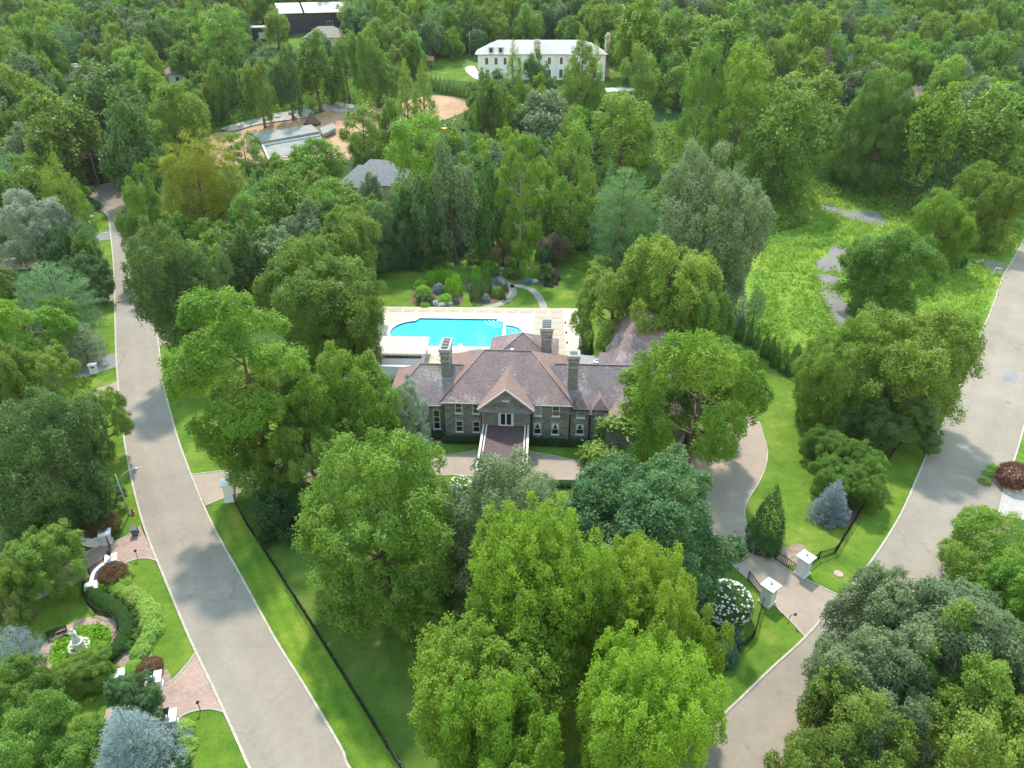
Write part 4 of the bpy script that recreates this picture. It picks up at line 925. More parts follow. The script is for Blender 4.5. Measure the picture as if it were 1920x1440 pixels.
# poolside odds and ends
um = thing('parasol_frame', 'bare white parasol frame without cloth on the pool terrace', 'parasol', (*dl(13.6, -9.5), DZ), 0)
MB().tube([(0, 0, 0), (0, 0, 2.9)], .04, 8).build('pole', 'white_paint', um)
for k in range(8):
    a = k * math.pi / 4; MB().tube([(0, 0, 2.8), (math.cos(a) * .8, math.sin(a) * .8, 2.65), (math.cos(a) * 1.5, math.sin(a) * 1.5, 2.3)], .025, 4).build('rib', 'white_paint', um)
MB().lathe([(.35, 0), (.35, .1), (.05, .15)], n=12).build('base', 'concrete', um)
rt = thing('round_table', 'round grey table on the pool terrace behind the house', 'table', (*dl(14.0, -15.5), DZ), 0)
MB().lathe([(.02, .68), (1.0, .68), (1.05, .72), (1.0, .76), (.02, .76)], n=20).build('table_top', 'rock', rt); MB().lathe([(.4, 0), (.15, .1), (.12, .68)], n=10).build('leg', 'rock', rt)
for k, y in enumerate((-6.5, -10.6, -14.5, -19.5)):
    c = dl(16.9, y); t = thing('deck_light', ['small dark deck light farthest from the house by the terrace edge', 'small dark deck light beside the bare parasol frame', 'small dark deck light level with the round grey table', 'small dark deck light nearest the house on the terrace'][k], 'light', (*c, DZ), 0, 'dark lights along the pool terrace')
    MB().lathe([(.16, 0), (.16, .22), (.1, .3)], n=8).build('lamp_body', 'iron', t)

# ------------------------------------------------------------------ pillars, gates, fences
def pillar(name, label, u, v, wd, h, rz, group, style='panel', lantern=False):
    x, y = G(u, v); t = thing(name, label, 'gate pillar', (x, y, gz(y)), rz, group); q = wd / 2
    MB().box(-q - .08, q + .08, -q - .08, q + .08, 0, .3).build('base', 'white_paint', t)
    MB().box(-q, q, -q, q, .3, h - .42).build('shaft', 'white_paint', t)
    if style == 'panel':
        p = MB(); z0, z1 = .55, h - .7
        for s in (-1, 1):
            for a, b in (((-q + .14, -q + .2), (z0, z1)), ((q - .2, q - .14), (z0, z1)), ((-q + .2, q - .2), (z1 - .06, z1)), ((-q + .2, q - .2), (z0, z0 + .06))):
                p.box(a[0], a[1], *sorted((s * (q + .003), s * (q + .04))), b[0], b[1]); p.box(*sorted((s * (q + .003), s * (q + .04))), a[0], a[1], b[0], b[1])
        p.build('panel_moulding', 'white_paint', t)
    MB().box(-q - .06, q + .06, -q - .06, q + .06, h - .42, h - .3).build('neck', 'white_paint', t)
    MB().box(-q - .2, q + .2, -q - .2, q + .2, h - .3, h - .14).build('cap', 'white_paint', t)
    if style == 'panel':
        MB().frustum(0, 0, q + .05, q + .05, h - .14, q - .12, q - .12, h + .02).build('cap_step', 'white_paint', t); MB().lathe([(.2, h + .02), (.2, h + .08), (.1, h + .12), (.15, h + .22), (.02, h + .32)], n=12).build('finial', 'galv', t)
    if lantern:
        l = MB(); l.tube([(0, 0, h - .14), (0, 0, h + .25)], .05, 6); l.frustum(0, 0, .13, .13, h + .25, .2, .2, h + .65); l.frustum(0, 0, .25, .25, h + .65, .04, .04, h + .85); l.build('lantern', 'iron', t)
    return t
def rzl(a, b): pa, pb = G(*a), G(*b); return math.atan2(pb[1] - pa[1], pb[0] - pa[0])
ga = rzl((1437, 1132), (1503, 1078))
pillar('gate_pillar', 'tall white panelled gate pillar with finial beside the white flowering shrub', 1437, 1130, 1.15, 2.75, ga, 'white pillars of the right gate')
pillar('gate_pillar', 'tall white panelled gate pillar with finial in front of the dark cone evergreen', 1503, 1076, 1.15, 2.75, ga, 'white pillars of the right gate')
gb_ = rzl((434, 934), (444, 876))
pillar('gate_pillar', 'plain white gate pillar with flat cap at the start of the long iron fence', 434, 936, 1.2, 2.9, gb_, 'white pillars of the left gate', 'plain')
pillar('gate_pillar', 'ivy-shaded white gate pillar half hidden under the big leafy tree', 446, 877, 1.1, 2.6, gb_, 'white pillars of the left gate', 'plain')
pillar('gate_pillar', 'white pillar with black lantern on the far side of the upper brick drive', 203, 1018, .9, 1.8, .4, 'white pillars of the neighbouring drives', 'plain', True)
pillar('gate_pillar', 'white pillar with black lantern at the tip of the curved garden bed', 214, 1062, .85, 1.5, .4, 'white pillars of the neighbouring drives', 'plain', True)
pillar('gate_pillar', 'low white pillar where the curved white wall meets the iron fence', 175, 1110, .85, 1.1, .5, 'white pillars of the neighbouring drives', 'plain')
pillar('gate_pillar', 'white pillar with black lantern beside the lower rust brown shrub', 295, 1290, .95, 1.7, .3, 'white pillars of the neighbouring drives', 'plain', True)
pillar('gate_pillar', 'white pillar with black lantern next to the large blue spruce', 323, 1363, .95, 1.7, .3, 'white pillars of the neighbouring drives', 'plain', True)
pillar('gate_pillar', 'small white pillar half hidden among the shrubs below the statue', 228, 1272, .6, 1.0, .3, 'white pillars of the neighbouring drives', 'plain')
def gate(label, hinge, tip, h, group):
    a, b = Vector(G(*hinge)), Vector(G(*tip)); ln = (b - a).length; t = thing('iron_gate', label, 'gate', (a.x, a.y, gz(a.y)), math.atan2(b.y - a.y, b.x - a.x), group)
    for x in (.06, ln): MB().box(x - .06, x + .06, -.05, .05, .05, h * (1.0 if x < 1 else .9)).build('stile', 'iron', t)
    for z in (.2, h * .82): MB().box(.12, ln - .06, -.035, .035, z, z + .08).build('rail', 'iron', t)
    k = int(ln / .22)
    for i in range(1, k): MB().box(ln * i / k - .02, ln * i / k + .02, -.02, .02, .28, h * .82).build('bar', 'iron', t)
    return t
gate('open black iron gate leaf before the dark cone evergreen', (1495, 1078), (1453, 1050), 1.5, 'leaves of the right gate')
gate('open black iron gate leaf before the white flowering shrub', (1428, 1122), (1402, 1088), 1.5, 'leaves of the right gate')
gate('black iron gate closed across the drive between the two plain pillars', (441, 925), (447, 886), 1.7, None)
gate('black iron gate across the upper brick drive between lantern pillars', (206, 1024), (213, 1054), 1.5, None)
gate('low black iron gate beside the curved white wall', (200, 1060), (170, 1080), 1.2, None)
def fence(label, px, h, group=None, every=2.4, name='iron_fence'):
    pts = [Vector((*p, 0)) for p in spline(GP(px), 6)]; o = pts[0].copy(); t = thing(name, label, 'fence', (o.x, o.y, gz(o.y)), 0, group)
    P = []; acc = 0; tot = sum((pts[i + 1] - pts[i]).length for i in range(len(pts) - 1)); n = max(2, int(tot / every))
    def along(d):
        for i in range(len(pts) - 1):
            s = (pts[i + 1] - pts[i]).length
            if d <= s or i == len(pts) - 2: return pts[i].lerp(pts[i + 1], d / s) - o
            d -= s
    pm = MB().box(-.05, .05, -.05, .05, 0, h + .12).mesh('post')
    for i in range(n + 1):
        p = along(tot * i / n); link('post', pm, 'iron', t, (p.x, p.y, 0)); P.append(p)
    for z in (.12, h - .18):
        m = MB()
        for i in range(n): m.bar((P[i].x, P[i].y, z), (P[i + 1].x, P[i + 1].y, z), .05, .06)
        m.build('rail', 'iron', t)
    m = MB(); k = int(tot / .16)
    for i in range(k):
        p = along(tot * (i + .5) / k); m.box(p.x - .016, p.x + .016, p.y - .016, p.y + .016, .05, h)
    m.build('pickets', 'iron', t)['kind'] = 'stuff'
    return t
fence('long black iron picket fence along the left road verge', [(441, 942), (460, 981), (495, 1034), (536, 1098), (577, 1162), (635, 1255), (700, 1360), (755, 1450), (810, 1540)], 1.15)
fence('black iron fence curving from the right pillar down to the lime trees', [(1430, 1132), (1422, 1160), (1414, 1193), (1390, 1217), (1357, 1245), (1320, 1280)], 1.15)
fence('black iron fence running up the lawn past the blue spruce', [(1512, 1068), (1535, 1048), (1563, 1040), (1582, 1010), (1612, 962), (1645, 905), (1678, 845), (1720, 810)], 1.15)
fence('black iron fence curving round the statue garden behind the clipped hedge', [(160, 1095), (162, 1130), (187, 1155), (213, 1160), (225, 1178), (222, 1198), (200, 1230)], 1.1)
# curved white wall beside the upper brick drive
def curved_wall(label, px, h):
    p = spline(GP(px), 6); a, b = offset(p, .14), offset(p, -.14); o = Vector((*p[0], 0)); t = thing('curved_wall', label, 'wall', (o.x, o.y, 0))
    lo = [(x - o.x, y - o.y) for x, y in a + b[::-1]]; MB().prism(lo, 0, h).build('wall_body', 'white_paint', t)
    a, b = offset(p, .2), offset(p, -.2); MB().prism([(x - o.x, y - o.y) for x, y in a + b[::-1]], h + .003, h + .1).build('coping', 'white_paint', t)
curved_wall('curved low white wall between two pillars beside the round copper shrub', [(207, 1064), (192, 1072), (180, 1085), (175, 1103)], .8)
curved_wall('short curved white wall running left from the far lantern pillar', [(197, 1020), (180, 1025), (160, 1022), (150, 1016)], 1.1)
# ------------------------------------------------------------------ street lamps and small things
def street_lamp(label, u, v, h, dx, dy, arm=2.2, mat='galv'):
    x, y = G(u, v); t = thing('street_lamp', label, 'street lamp', (x, y, gz(y)), math.atan2(dy, dx), 'street lamps along the roads')
    MB().lathe([(.16, 0), (.16, .3), (.1, .4)], n=10).build('base', mat, t); MB().tube([(0, 0, .3), (0, 0, h)], [.1, .06], 8).build('pole', mat, t, True)
    MB().tube([(0, 0, h - .9), (arm * .4, 0, h - .1), (arm * .8, 0, h + .35), (arm, 0, h + .4)], .04, 6).build('arm', mat, t, True)
    MB().tube([(arm - .1, 0, h + .4), (arm + .1, 0, h + .4), (arm + .55, 0, h + .36)], [.06, .13, .08], 8).build('lamp_head', mat, t, True)
street_lamp('grey street lamp with curved arm on the grass by the left road', 243, 965, 6.2, 1, .25)
street_lamp('grey street lamp standing behind the bench at the turning circle', 187, 351, 9.0, .5, -.8, 1.6)
street_lamp('grey street lamp with arm reaching over the left road halfway up', 192, 492, 6.2, 1, .2)
street_lamp('grey street lamp whose arm shows beside the olive trees, farther up the right road', 1752, 812, 6.0, 1, .1)
street_lamp('grey street lamp whose arm shows over the shaded kerb of the right road', 1742, 852, 5.0, 1, .1)
street_lamp('grey street lamp behind the garden trees left of the white mansion', 881, 105, 9, .8, -.3, 2)
def small(name, label, cat, u, v, parts, rz=0, group=None):
    x, y = G(u, v); t = thing(name, label, cat, (x, y, gz(y)), rz, group)
    for n, mb, m in parts: mb.build(n, m, t, False)
    return t
small('trash_bin', 'dark grey wheeled bin standing at the mouth of the upper brick drive', 'bin', 255, 1003, [('bin_body', MB().frustum(0, 0, .28, .3, .08, .36, .38, 1.0), 'bin_grey'), ('lid', MB().box(-.4, .4, -.42, .42, 1.0, 1.08), 'bin_grey'), ('wheel', MB().tube([(-.34, .34, .12), (-.26, .34, .12)], .12, 10), 'black_rubber'), ('wheel', MB().tube([(.26, .34, .12), (.34, .34, .12)], .12, 10), 'black_rubber')], .3)
small('fire_hydrant', 'red and white fire hydrant on the grass below the leaning street lamp', 'fire hydrant', 250, 964, [('hydrant_body', MB().lathe([(.2, 0), (.2, .1), (.13, .12), (.13, .6), (.18, .62), (.15, .75), (.03, .85)], n=12), 'red_paint'), ('outlet', MB().tube([(-.26, 0, .45), (.26, 0, .45)], .07, 8), 'white_paint')])
small('drive_lamp', 'thin black path lamp at the corner of the upper brick drive', 'lamp', 259, 1048, [('pole', MB().tube([(0, 0, 0), (0, 0, 1.2)], .035, 6), 'iron'), ('lamp_head', MB().frustum(0, 0, .14, .14, 1.2, .05, .05, 1.4), 'iron')])
small('drive_lamp', 'thin black path lamp at the corner of the lower brick drive', 'lamp', 376, 1333, [('pole', MB().tube([(0, 0, 0), (0, 0, 1.2)], .035, 6), 'iron'), ('lamp_head', MB().frustum(0, 0, .14, .14, 1.2, .05, .05, 1.4), 'iron')])
small('keypad_post', 'black gooseneck keypad post beside the right gate drive', 'keypad post', 1477, 1170, [('pole', MB().tube([(0, 0, 0), (0, 0, 1.05), (.1, 0, 1.3), (.45, 0, 1.4)], .04, 6), 'iron'), ('keypad', MB().box(.4, .6, -.1, .1, 1.28, 1.52), 'iron')])
small('mailbox_pillar', 'white slab mailbox pillar at the corner of the asphalt drive', 'mailbox', 178, 700, [('shaft', MB().box(-.55, .55, -.3, .3, 0, 1.6), 'white_paint'), ('cap', MB().box(-.65, .65, -.4, .4, 1.603, 1.75), 'white_paint'), ('slot', MB().box(-.25, .25, -.32, -.295, 1.1, 1.35), 'iron')], .2)
small('mailbox_pillar', 'white mailbox pillar with dark top beside the red shrub', 'mailbox', 181, 546, [('shaft', MB().box(-.5, .5, -.3, .3, 0, 2.0), 'white_paint'), ('cap', MB().box(-.6, .6, -.4, .4, 2.003, 2.15), 'iron')], .2)
small('marker_stone', 'pale stone marker lying in the flower bed by the left road', 'marker', 355, 696, [('slab', MB().frustum(0, 0, 1.0, .3, 0, .9, .2, .5), 'concrete'), ('base', MB().box(-1.1, 1.1, -.4, .4, -.05, .06), 'concrete')], .3)
small('sign_post', 'white pipe frame leaning by the end of the right road', 'sign frame', 1860, 516, [('pole', MB().tube([(0, 0, 0), (.3, 0, 1.7)], .06, 6), 'white_paint'), ('cross_bar', MB().tube([(.3, 0, 1.7), (1.6, 0, 1.55)], .07, 6), 'white_paint')])
small('fallen_log', 'pinkish fallen log lying on the old asphalt by the right road', 'log', 1835, 493, [('log_body', MB().tube([(-1.2, -.6, .3), (0, 0, .35), (1.4, .9, .3)], [.32, .35, .3], 10), 'pink_roof'), ('branch_stub', MB().tube([(.2, .1, .5), (.4, -.1, .95)], [.1, .06], 6), 'pink_roof')])
small('water_pipe', 'thin rusty standpipe among the weeds beside the right road', 'pipe', 1828, 537, [('pole', MB().tube([(0, 0, 0), (.15, 0, 1.7)], .09, 6), 'rust_clay'), ('cap', MB().lathe([(.14, 0), (.14, .2), (.03, .25)], n=8), 'pink_roof')])
def bench(label, u, v, rz, mat):
    t = thing('bench', label, 'bench', (*G(u, v), gz(G(u, v)[1])), rz)
    for k in range(4): MB().box(-.9, .9, -.25 + k * .13, -.15 + k * .13, .43, .47).build('seat_slat', mat, t)
    for k in range(4): MB().box(-.9, .9, .27 + k * .015, .3 + k * .015, .55 + k * .12, .63 + k * .12).build('back_slat', mat, t)
    for x in (-.8, .8): MB().box(x - .04, x + .04, -.27, .3, .36, .43).build('arm_frame', mat, t); MB().box(x - .04, x + .04, -.27, -.2, 0, .36).build('leg', mat, t); MB().box(x - .04, x + .04, .24, .3, 0, 1.0).build('leg', mat, t)
bench('black iron garden bench beside the round pink walk', 110, 1195, .55, 'iron')
bench('pale bench at the edge of the turning circle', 171, 356, .35, 'cream')
# statue
x, y = G(150, 1216); st = thing('garden_statue', 'white stone statue of a draped figure in the middle of the planted circle', 'statue', (x, y, .06))
MB().lathe([(1.0, 0), (1.0, .4), (.82, .44), (.78, .25), (.02, .25)], n=20).build('basin', 'stone_statue', st); MB().lathe([(.55, .2), (.5, .9), (.6, .95), (.6, 1.05), (.02, 1.05)], n=14).build('plinth', 'stone_statue', st)
f = MB(); f.lathe([(.36, 1.05), (.4, 1.2), (.28, 1.6), (.2, 1.85), (.27, 2.1), (.25, 2.25), (.1, 2.36), (.075, 2.42), (.12, 2.5), (.13, 2.6), (.08, 2.7), (.01, 2.73)], n=14)
f.tube([(.24, 0, 2.2), (.36, -.1, 1.95), (.25, -.28, 1.8)], [.075, .065, .05], 8); f.tube([(-.24, 0, 2.2), (-.42, 0, 2.0), (-.5, -.1, 2.25)], [.075, .06, .045], 8); f.build('figure', 'stone_statue', st, True)
# distant ones: car, play tower, digger
def car(label, u, v, rz):
    t = small('parked_car', label, 'car', u, v, [('body', MB().frustum(0, 0, 2.2, .9, .35, 2.15, .85, .95), 'white_paint'), ('cabin', MB().frustum(-.2, 0, 1.3, .8, .955, .8, .68, 1.5), 'dark_glass'), ('roof', MB().box(-.98, .58, -.66, .66, 1.503, 1.55), 'white_paint')], rz)
    for x in (-1.35, 1.35):
        for s in (-.9, .9): MB().tube([(x, s - .1, .34), (x, s + .1, .34)], .34, 12).build('wheel', 'black_rubber', t)
car('white car parked behind the right end of the white mansion', 1103, 66, .2)
pt = thing('play_tower', 'brown wooden play tower with two pitched roofs on the upper lawn', 'play tower', (*G(792, 127), gz(G(792, 127)[1])), .1)
for x, h in ((-3.0, 3.0), (0, 3.0), (1.6, 2.6), (4.2, 2.6)):
    for yy in (-1.2, 1.2): MB().box(x - .12, x + .12, yy - .12, yy + .12, 0, h).build('post', 'timber', pt)
MB().box(-3.1, .1, -1.3, 1.3, 1.5, 1.65).build('platform', 'timber', pt); MB().box(1.5, 4.3, -1.3, 1.3, 1.2, 1.35).build('platform', 'timber', pt)
for x0, x1, z in ((-3.5, .5, 3.0), (1.2, 4.6, 2.6)):
    for s in (-1, 1): MB().poly([(x0, s * 1.6, z), (x1, s * 1.6, z), (x1, 0, z + 1.3), (x0, 0, z + 1.3)], .1).build('roof', 'rust_clay', pt)
MB().poly([(-4.8, -.4, .2), (-3.1, -.4, 1.6), (-3.1, .4, 1.6), (-4.8, .4, .2)], .08).build('slide', 'white_paint', pt)
dg = thing('excavator', 'yellow excavator half hidden between the trees at the red earth site', 'excavator', (*G(838, 252), gz(G(838, 252)[1])), .5)
for s in (-1, 1): MB().tube([(-1.5, s * 1.1, .45), (1.5, s * 1.1, .45)], .45, 10).build('track', 'black_rubber', dg)
MB().box(-1.6, 1.3, -1.2, 1.2, .95, 2.0).build('body', 'yellow_paint', dg); MB().box(.0, 1.2, -1.1, -.1, 2.003, 3.0).build('cab', 'dark_glass', dg); MB().tube([(1.2, .4, 1.6), (3.5, .4, 4.2), (5.4, .4, 3.2)], [.28, .25, .18], 6).build('boom', 'yellow_paint', dg); MB().tube([(5.4, .4, 3.2), (5.8, .4, 1.2)], [.18, .14], 6).build('arm', 'yellow_paint', dg); MB().frustum(5.8, .4, .3, .5, .4, .5, .6, 1.2).build('bucket', 'iron', dg)
sl_ = thing('pool_slide', 'small blue slide glimpsed behind the trees above the pool garden', 'slide', (*G(882, 322), gz(G(882, 322)[1])), .3)
MB().poly([(-2.2, -.5, .3), (1.2, -.5, 3.2), (1.2, .5, 3.2), (-2.2, .5, .3)], .1).build('chute', 'blue_plastic', sl_)
for s in (-.4, .4): MB().tube([(1.3, s, 0), (1.3, s, 3.6)], .08, 6).build('post', 'blue_plastic', sl_)
# stump mound at the dirt site
# ------------------------------------------------------------------ concrete foundation under construction
def atz(u, v, dz): return (*G(u, v, dz), dz)
cf = thing('concrete_foundation', 'pale concrete foundation walls and slab on the red earth site', 'foundation', (0, 0, 0))
def gpoly(name, px, dz, th, mat):
    p = [G(u, v, dz) for u, v in px]; pts = [(x, y, gz(y) + dz) for x, y in p]; MB().poly(pts, th).build(name, mat, cf)
gpoly('upper_slab', [(474, 256), (585, 239), (600, 252), (492, 272)], .9, 1.0, 'site_concrete'); gpoly('floor_slab', [(490, 275), (602, 256), (612, 284), (503, 299)], .2, .5, 'site_concrete')
gpoly('retaining_wall', [(600, 246), (625, 235), (630, 246), (606, 258)], .8, 1.0, 'site_concrete')
for a, b in (((492, 272), (600, 253)), ((492, 271), (504, 298)), ((503, 299), (540, 294))):
    pa, pb = G(*a, 1.0), G(*b, 1.0); MB().bar((*pa, gz(pa[1]) + 1.0), (*pb, gz(pb[1]) + 1.0), .5, .4).build('footing_beam', 'white_render', cf)
# ------------------------------------------------------------------ houses around
def rect_win(par, x, y, z0, z1, wd, frame='white_paint'):
    m = MB(); t = .1
    m.box(x - wd / 2, x - wd / 2 + t, y - .08, y + .03, z0, z1); m.box(x + wd / 2 - t, x + wd / 2, y - .08, y + .03, z0, z1); m.box(x - wd / 2 + t, x + wd / 2 - t, y - .08, y + .03, z0, z0 + t); m.box(x - wd / 2 + t, x + wd / 2 - t, y - .08, y + .03, z1 - t, z1)
    m.box(x - .04, x + .04, y - .07, y + .03, z0 + t, z1 - t)
    o = m.build('window', frame, par); MB().box(x - wd / 2 + t, x + wd / 2 - t, y - .03, y + .02, z0 + t, z1 - t).build('pane', 'dark_glass', o)
def hiproof(par, x0, x1, y0, y1, ze, zr, mat, inset=None):
    d = (y1 - y0) / 2 if inset is None else inset; ry = (y0 + y1) / 2; a, b, c, e = (x0, y0, ze), (x1, y0, ze), (x1, y1, ze), (x0, y1, ze); p, q = (x0 + d, ry, zr), (x1 - d, ry, zr)
    o = None
    for pts in ([a, b, q, p], [b, c, q], [c, e, p, q], [e, a, p]): o = MB().poly(pts, .2).build('roof', mat, par)
    return o
x, y = G(897, 150); WX = x; wm = thing('white_mansion', 'long white mansion with pale slate hipped roofs and dormers on the hill', 'house', (x, y, gz(y) - .3), math.radians(0))
z0 = .3
MB().box(0, 46, 0, 14, -2, 9).build('wall', 'white_render', wm); MB().box(-.0, 13, -1.2, 0, -2, 9).build('wall', 'white_render', wm); MB().box(33, 46.4, -1.2, 0, -2, 9).build('wall', 'white_render', wm)
hiproof(wm, -.8, 47, -.6, 15, 9.05, 13.1, 'pale_roof', 8); hiproof(wm, -1.0, 13.8, -1.9, 10, 9.1, 12.6, 'pale_roof', 6); hiproof(wm, 32.2, 47.2, -1.9, 10, 9.1, 12.6, 'pale_roof', 6); hiproof(wm, 18, 29, -1.2, 9, 9.1, 12.3, 'pale_roof', 4.5)
MB().box(18.8, 28.2, -.6, 0, -2, 9.05).build('wall', 'white_render', wm)
for x_ in (3.2, 6.6, 9.9): rect_win(wm, x_, -1.2, 5.6, 8.0, 1.2); 
for x_ in (3.4, 6.8): rect_win(wm, x_, -1.2, .8, 3.9, 1.2)
for x_ in (15, 30.4, 35.5, 39, 42.5): rect_win(wm, x_, -1.2 if x_ > 33 else 0, 5.6, 8.0, 1.2); rect_win(wm, x_, -1.2 if x_ > 33 else 0, 1, 4, 1.4)
for x_ in (21, 26): rect_win(wm, x_, -.6, 5.6, 8.0, 1.2); rect_win(wm, x_, -.6, 1, 4, 1.4)
for x_ in (4.8, 8.3, 36.5, 40.5):
    d = MB().box(x_ - .7, x_ + .7, -.9, 2.4, 9.3, 11.4).build('dormer', 'pale_roof', wm); MB().box(x_ - .42, x_ + .42, -.96, -.9, 9.7, 11.1).build('pane', 'dark_glass', d); MB().poly([(x_ - .95, -1.1, 11.4), (x_ + .95, -1.1, 11.4), (x_ + .95, 2.6, 11.6), (x_ - .95, 2.6, 11.6)], .1).build('dormer_roof', 'pale_roof', d)
def wchim(x0, x1, y0, y1, za, zb, mat='cream'):
    o = MB().box(x0, x1, y0, y1, za, zb).build('chimney', mat, wm); MB().box(x0 - .2, x1 + .2, y0 - .2, y1 + .2, zb, zb + .4).build('cap', 'concrete', o); MB().box(x0 + .3, x1 - .3, y0 + .3, y1 - .3, zb + .4, zb + 1.2).build('flue', 'galv', o)
wchim(20.3, 22.6, -1.8, -.7, -2, 12.8); wchim(46.5, 48.4, 3, 5.2, -2, 14.4)
# black modern house
x, y = G(530, 66); bh = thing('black_house', 'modern black house with pale metal roof on the hill', 'house', (x, y, gz(y)), math.radians(24))
MB().box(0, 31, 0, 12, -4, 8.5).build('wall', 'black_clad', bh)
MB().poly([(31.05, 0, 8.5), (31.05, 12, 8.5), (31.05, 6, 11.6)]).build('gable_wall', 'black_clad', bh); MB().poly([(-.05, 12, 8.5), (-.05, 0, 8.5), (-.05, 6, 11.6)]).build('gable_wall', 'black_clad', bh)
for x0, x1 in ((-.6, 9.6), (10.4, 31.6)):
    MB().poly([(x0, -.7, 8.3), (x1, -.7, 8.3), (x1, 6, 11.9), (x0, 6, 11.9)], .2).build('roof', 'metal_roof', bh); MB().poly([(x1, 12.7, 8.3), (x0, 12.7, 8.3), (x0, 6, 11.9), (x1, 6, 11.9)], .2).build('roof', 'metal_roof', bh)
for yy, z0_, z1_ in ((2.5, 4.6, 6.2), (5.5, 3.6, 6.6), (9, 4.6, 6.4)):
    o = MB().box(-.12, .02, yy - .5, yy + .5, z0_, z1_).build('window', 'white_paint', bh); MB().box(-.15, -.12, yy - .35, yy + .35, z0_ + .15, z1_ - .15).build('pane', 'grey_shade', o)
rect_win(bh, 20.5, 0, 1.5, 5, 2.6); MB().box(18.5, 23.5, -2.8, -.1, -4, 2.2).build('porch', 'cream', bh)
x, y = G(508, 72); sh = thing('black_outbuilding', 'low black outbuilding with flat pale roof before the black house', 'outbuilding', (x, y, gz(y)), math.radians(14))
MB().box(-7, 7, -3.5, 5, -2, 4.2).build('wall', 'black_clad', sh); MB().box(-7.5, 7.5, -4, 5.5, 4.203, 4.6).build('roof', 'metal_roof', sh); MB().box(-4.5, -1, -3.62, -3.5, .1, 2.6).build('door', 'galv', sh); MB().box(1.5, 4.5, -3.62, -3.5, .1, 2.6).build('door', 'galv', sh)
def cottage(name, label, u, v, rz, wd, dp, ze, zr, wall, roof, dz=0):
    x, y = G(u, v); t = thing(name, label, 'house', (x, y, gz(y) + dz), rz); MB().box(-wd / 2, wd / 2, 0, dp, -2, ze).build('wall', wall, t); hiproof(t, -wd / 2 - .6, wd / 2 + .6, -.6, dp + .6, ze, zr, roof, min(dp / 2, wd / 2.6))
    for k in range(3): rect_win(t, -wd / 2 + wd * (k + .5) / 3, 0, 1.0, 2.6, 1.4)
    return t
cottage('brown_roofed_house', 'house with wide brown hipped roof below the black house', 612, 92, .1, 17, 12, 4.2, 8.0, 'cream', 'brown_roof')
g = cottage('grey_roofed_house', 'grey hip roofed house half hidden by trees above the pool garden', 700, 385, math.radians(-12), 15, 13, 5.5, 10.4, 'cream', 'grey_roof')
hiproof(g, -8.4, 2.5, -4, 8, 5.55, 9.9, 'grey_roof', 4.5); MB().box(-7.8, 1.9, -3.4, 0, -2, 5.5).build('wall', 'cream', g)
cottage('brown_roofed_house', 'small brown roofed house beside the yellow tree in the upper wood', 335, 158, .15, 11, 9, 3.5, 6.4, 'white_render', 'brown_roof')
t = thing('flat_roofed_house', 'low house with flat grey roof and roof boxes in the left wood', 'house', (*G(148, 150), gz(G(148, 150)[1])), .35); MB().box(-9, 9, 0, 9, -2, 4.0).build('wall', 'white_render', t); MB().box(-9.5, 9.5, -.5, 9.5, 4.003, 4.35).build('roof', 'flat_roof', t)
for k in range(4): MB().box(-6 + k * 4, -4 + k * 4, 2 + k % 2 * 3, 3.6 + k % 2 * 3, 4.353, 5.0).build('roof_box', 'white_render', t)
for k in range(3): rect_win(t, -6 + k * 6, 0, .8, 2.6, 1.8)
cottage('pink_roofed_house', 'house with pinkish brown roof showing through trees at the right edge', 1750, 215, -.1, 22, 10, 4.2, 8.0, 'cream', 'pink_roof')
cottage('grey_roofed_house', 'long grey roofed house at the top behind the white mansion', 1075, 42, 0, 34, 12, 3, 7.5, 'concrete', 'grey_roof', -2.5)
# walls and piers at the left, far up the road
for k, (u, v) in enumerate(((163, 400), (169, 407), (171, 418), (173, 428), (145, 432))):
    t = thing('stone_pier', ['pale capped stone pier of the low wall, nearest the turning circle', 'pale capped stone pier, second from the turning circle', 'pale capped stone pier, third from the turning circle', 'pale capped stone pier by the small asphalt drive', 'pale capped stone pier on the far side of the small drive'][k], 'pier', (*G(u, v), gz(G(u, v)[1])), .1, 'stone piers by the turning circle')
    MB().box(-.7, .7, -.55, .55, 0, 1.5).build('shaft', 'rock', t); MB().box(-.9, .9, -.75, .75, 1.503, 1.75).build('cap', 'white_render', t)
t = thing('retaining_wall', 'grey retaining wall under white railings among the left trees', 'wall', (*G(38, 505), gz(G(38, 505)[1])), .25); MB().box(-4.5, 4.5, 0, .6, 0, 2.2).build('wall_body', 'rock', t); MB().box(-4.7, 4.7, -.1, .7, 2.203, 2.4).build('coping', 'concrete', t)
for k in range(4): MB().box(-4 + k * 2.6 - .15, -4 + k * 2.6 + .15, -.2, -.003, 0, 2.2).build('buttress', 'rock', t)
# ------------------------------------------------------------------ trees standing near enough to tell apart
M_ = 'maple_tree'; O_ = 'oak_tree'; P_ = 'pine_tree'; SP = 'spruce_tree'; CY = 'cypress_tree'; TU = 'tulip_tree'
T(345, 555, 598, 902, 'Ntall', 'bright', 'big leafy olive green tree left of the mansion by the left gate', TU, hi=1.5)
T(430, 700, 600, 905, 'Nairy', 'mid', 'lower airy tree behind the left gate pillars', lo=.7)
T(556, 655, 760, 880, 'Nwide', 'bright', 'bright green maple covering the left wing of the mansion', M_)
T(515, 800, 650, 960, 'Nairy', 'mid', 'small green tree with bare lower stem between the left gate and the front drive')
T(563, 815, 872, 1172, 'Ndrape', 'mid', 'large drooping maple whose branches reach the shaded lawn', M_, lo=.9)
T(830, 868, 1092, 1180, 'Ndrape', 'grey', 'grey green rounded tree in front of the porte cochere', O_)
T(1050, 848, 1368, 1140, 'Nround', 'deep', 'broad dark green maple in front of the right wing', M_)
T(878, 972, 1140, 1290, 'Nplume', 'lime', 'upper yellow green tree of the lime clump in front', 'lime_tree', rz=1.0)
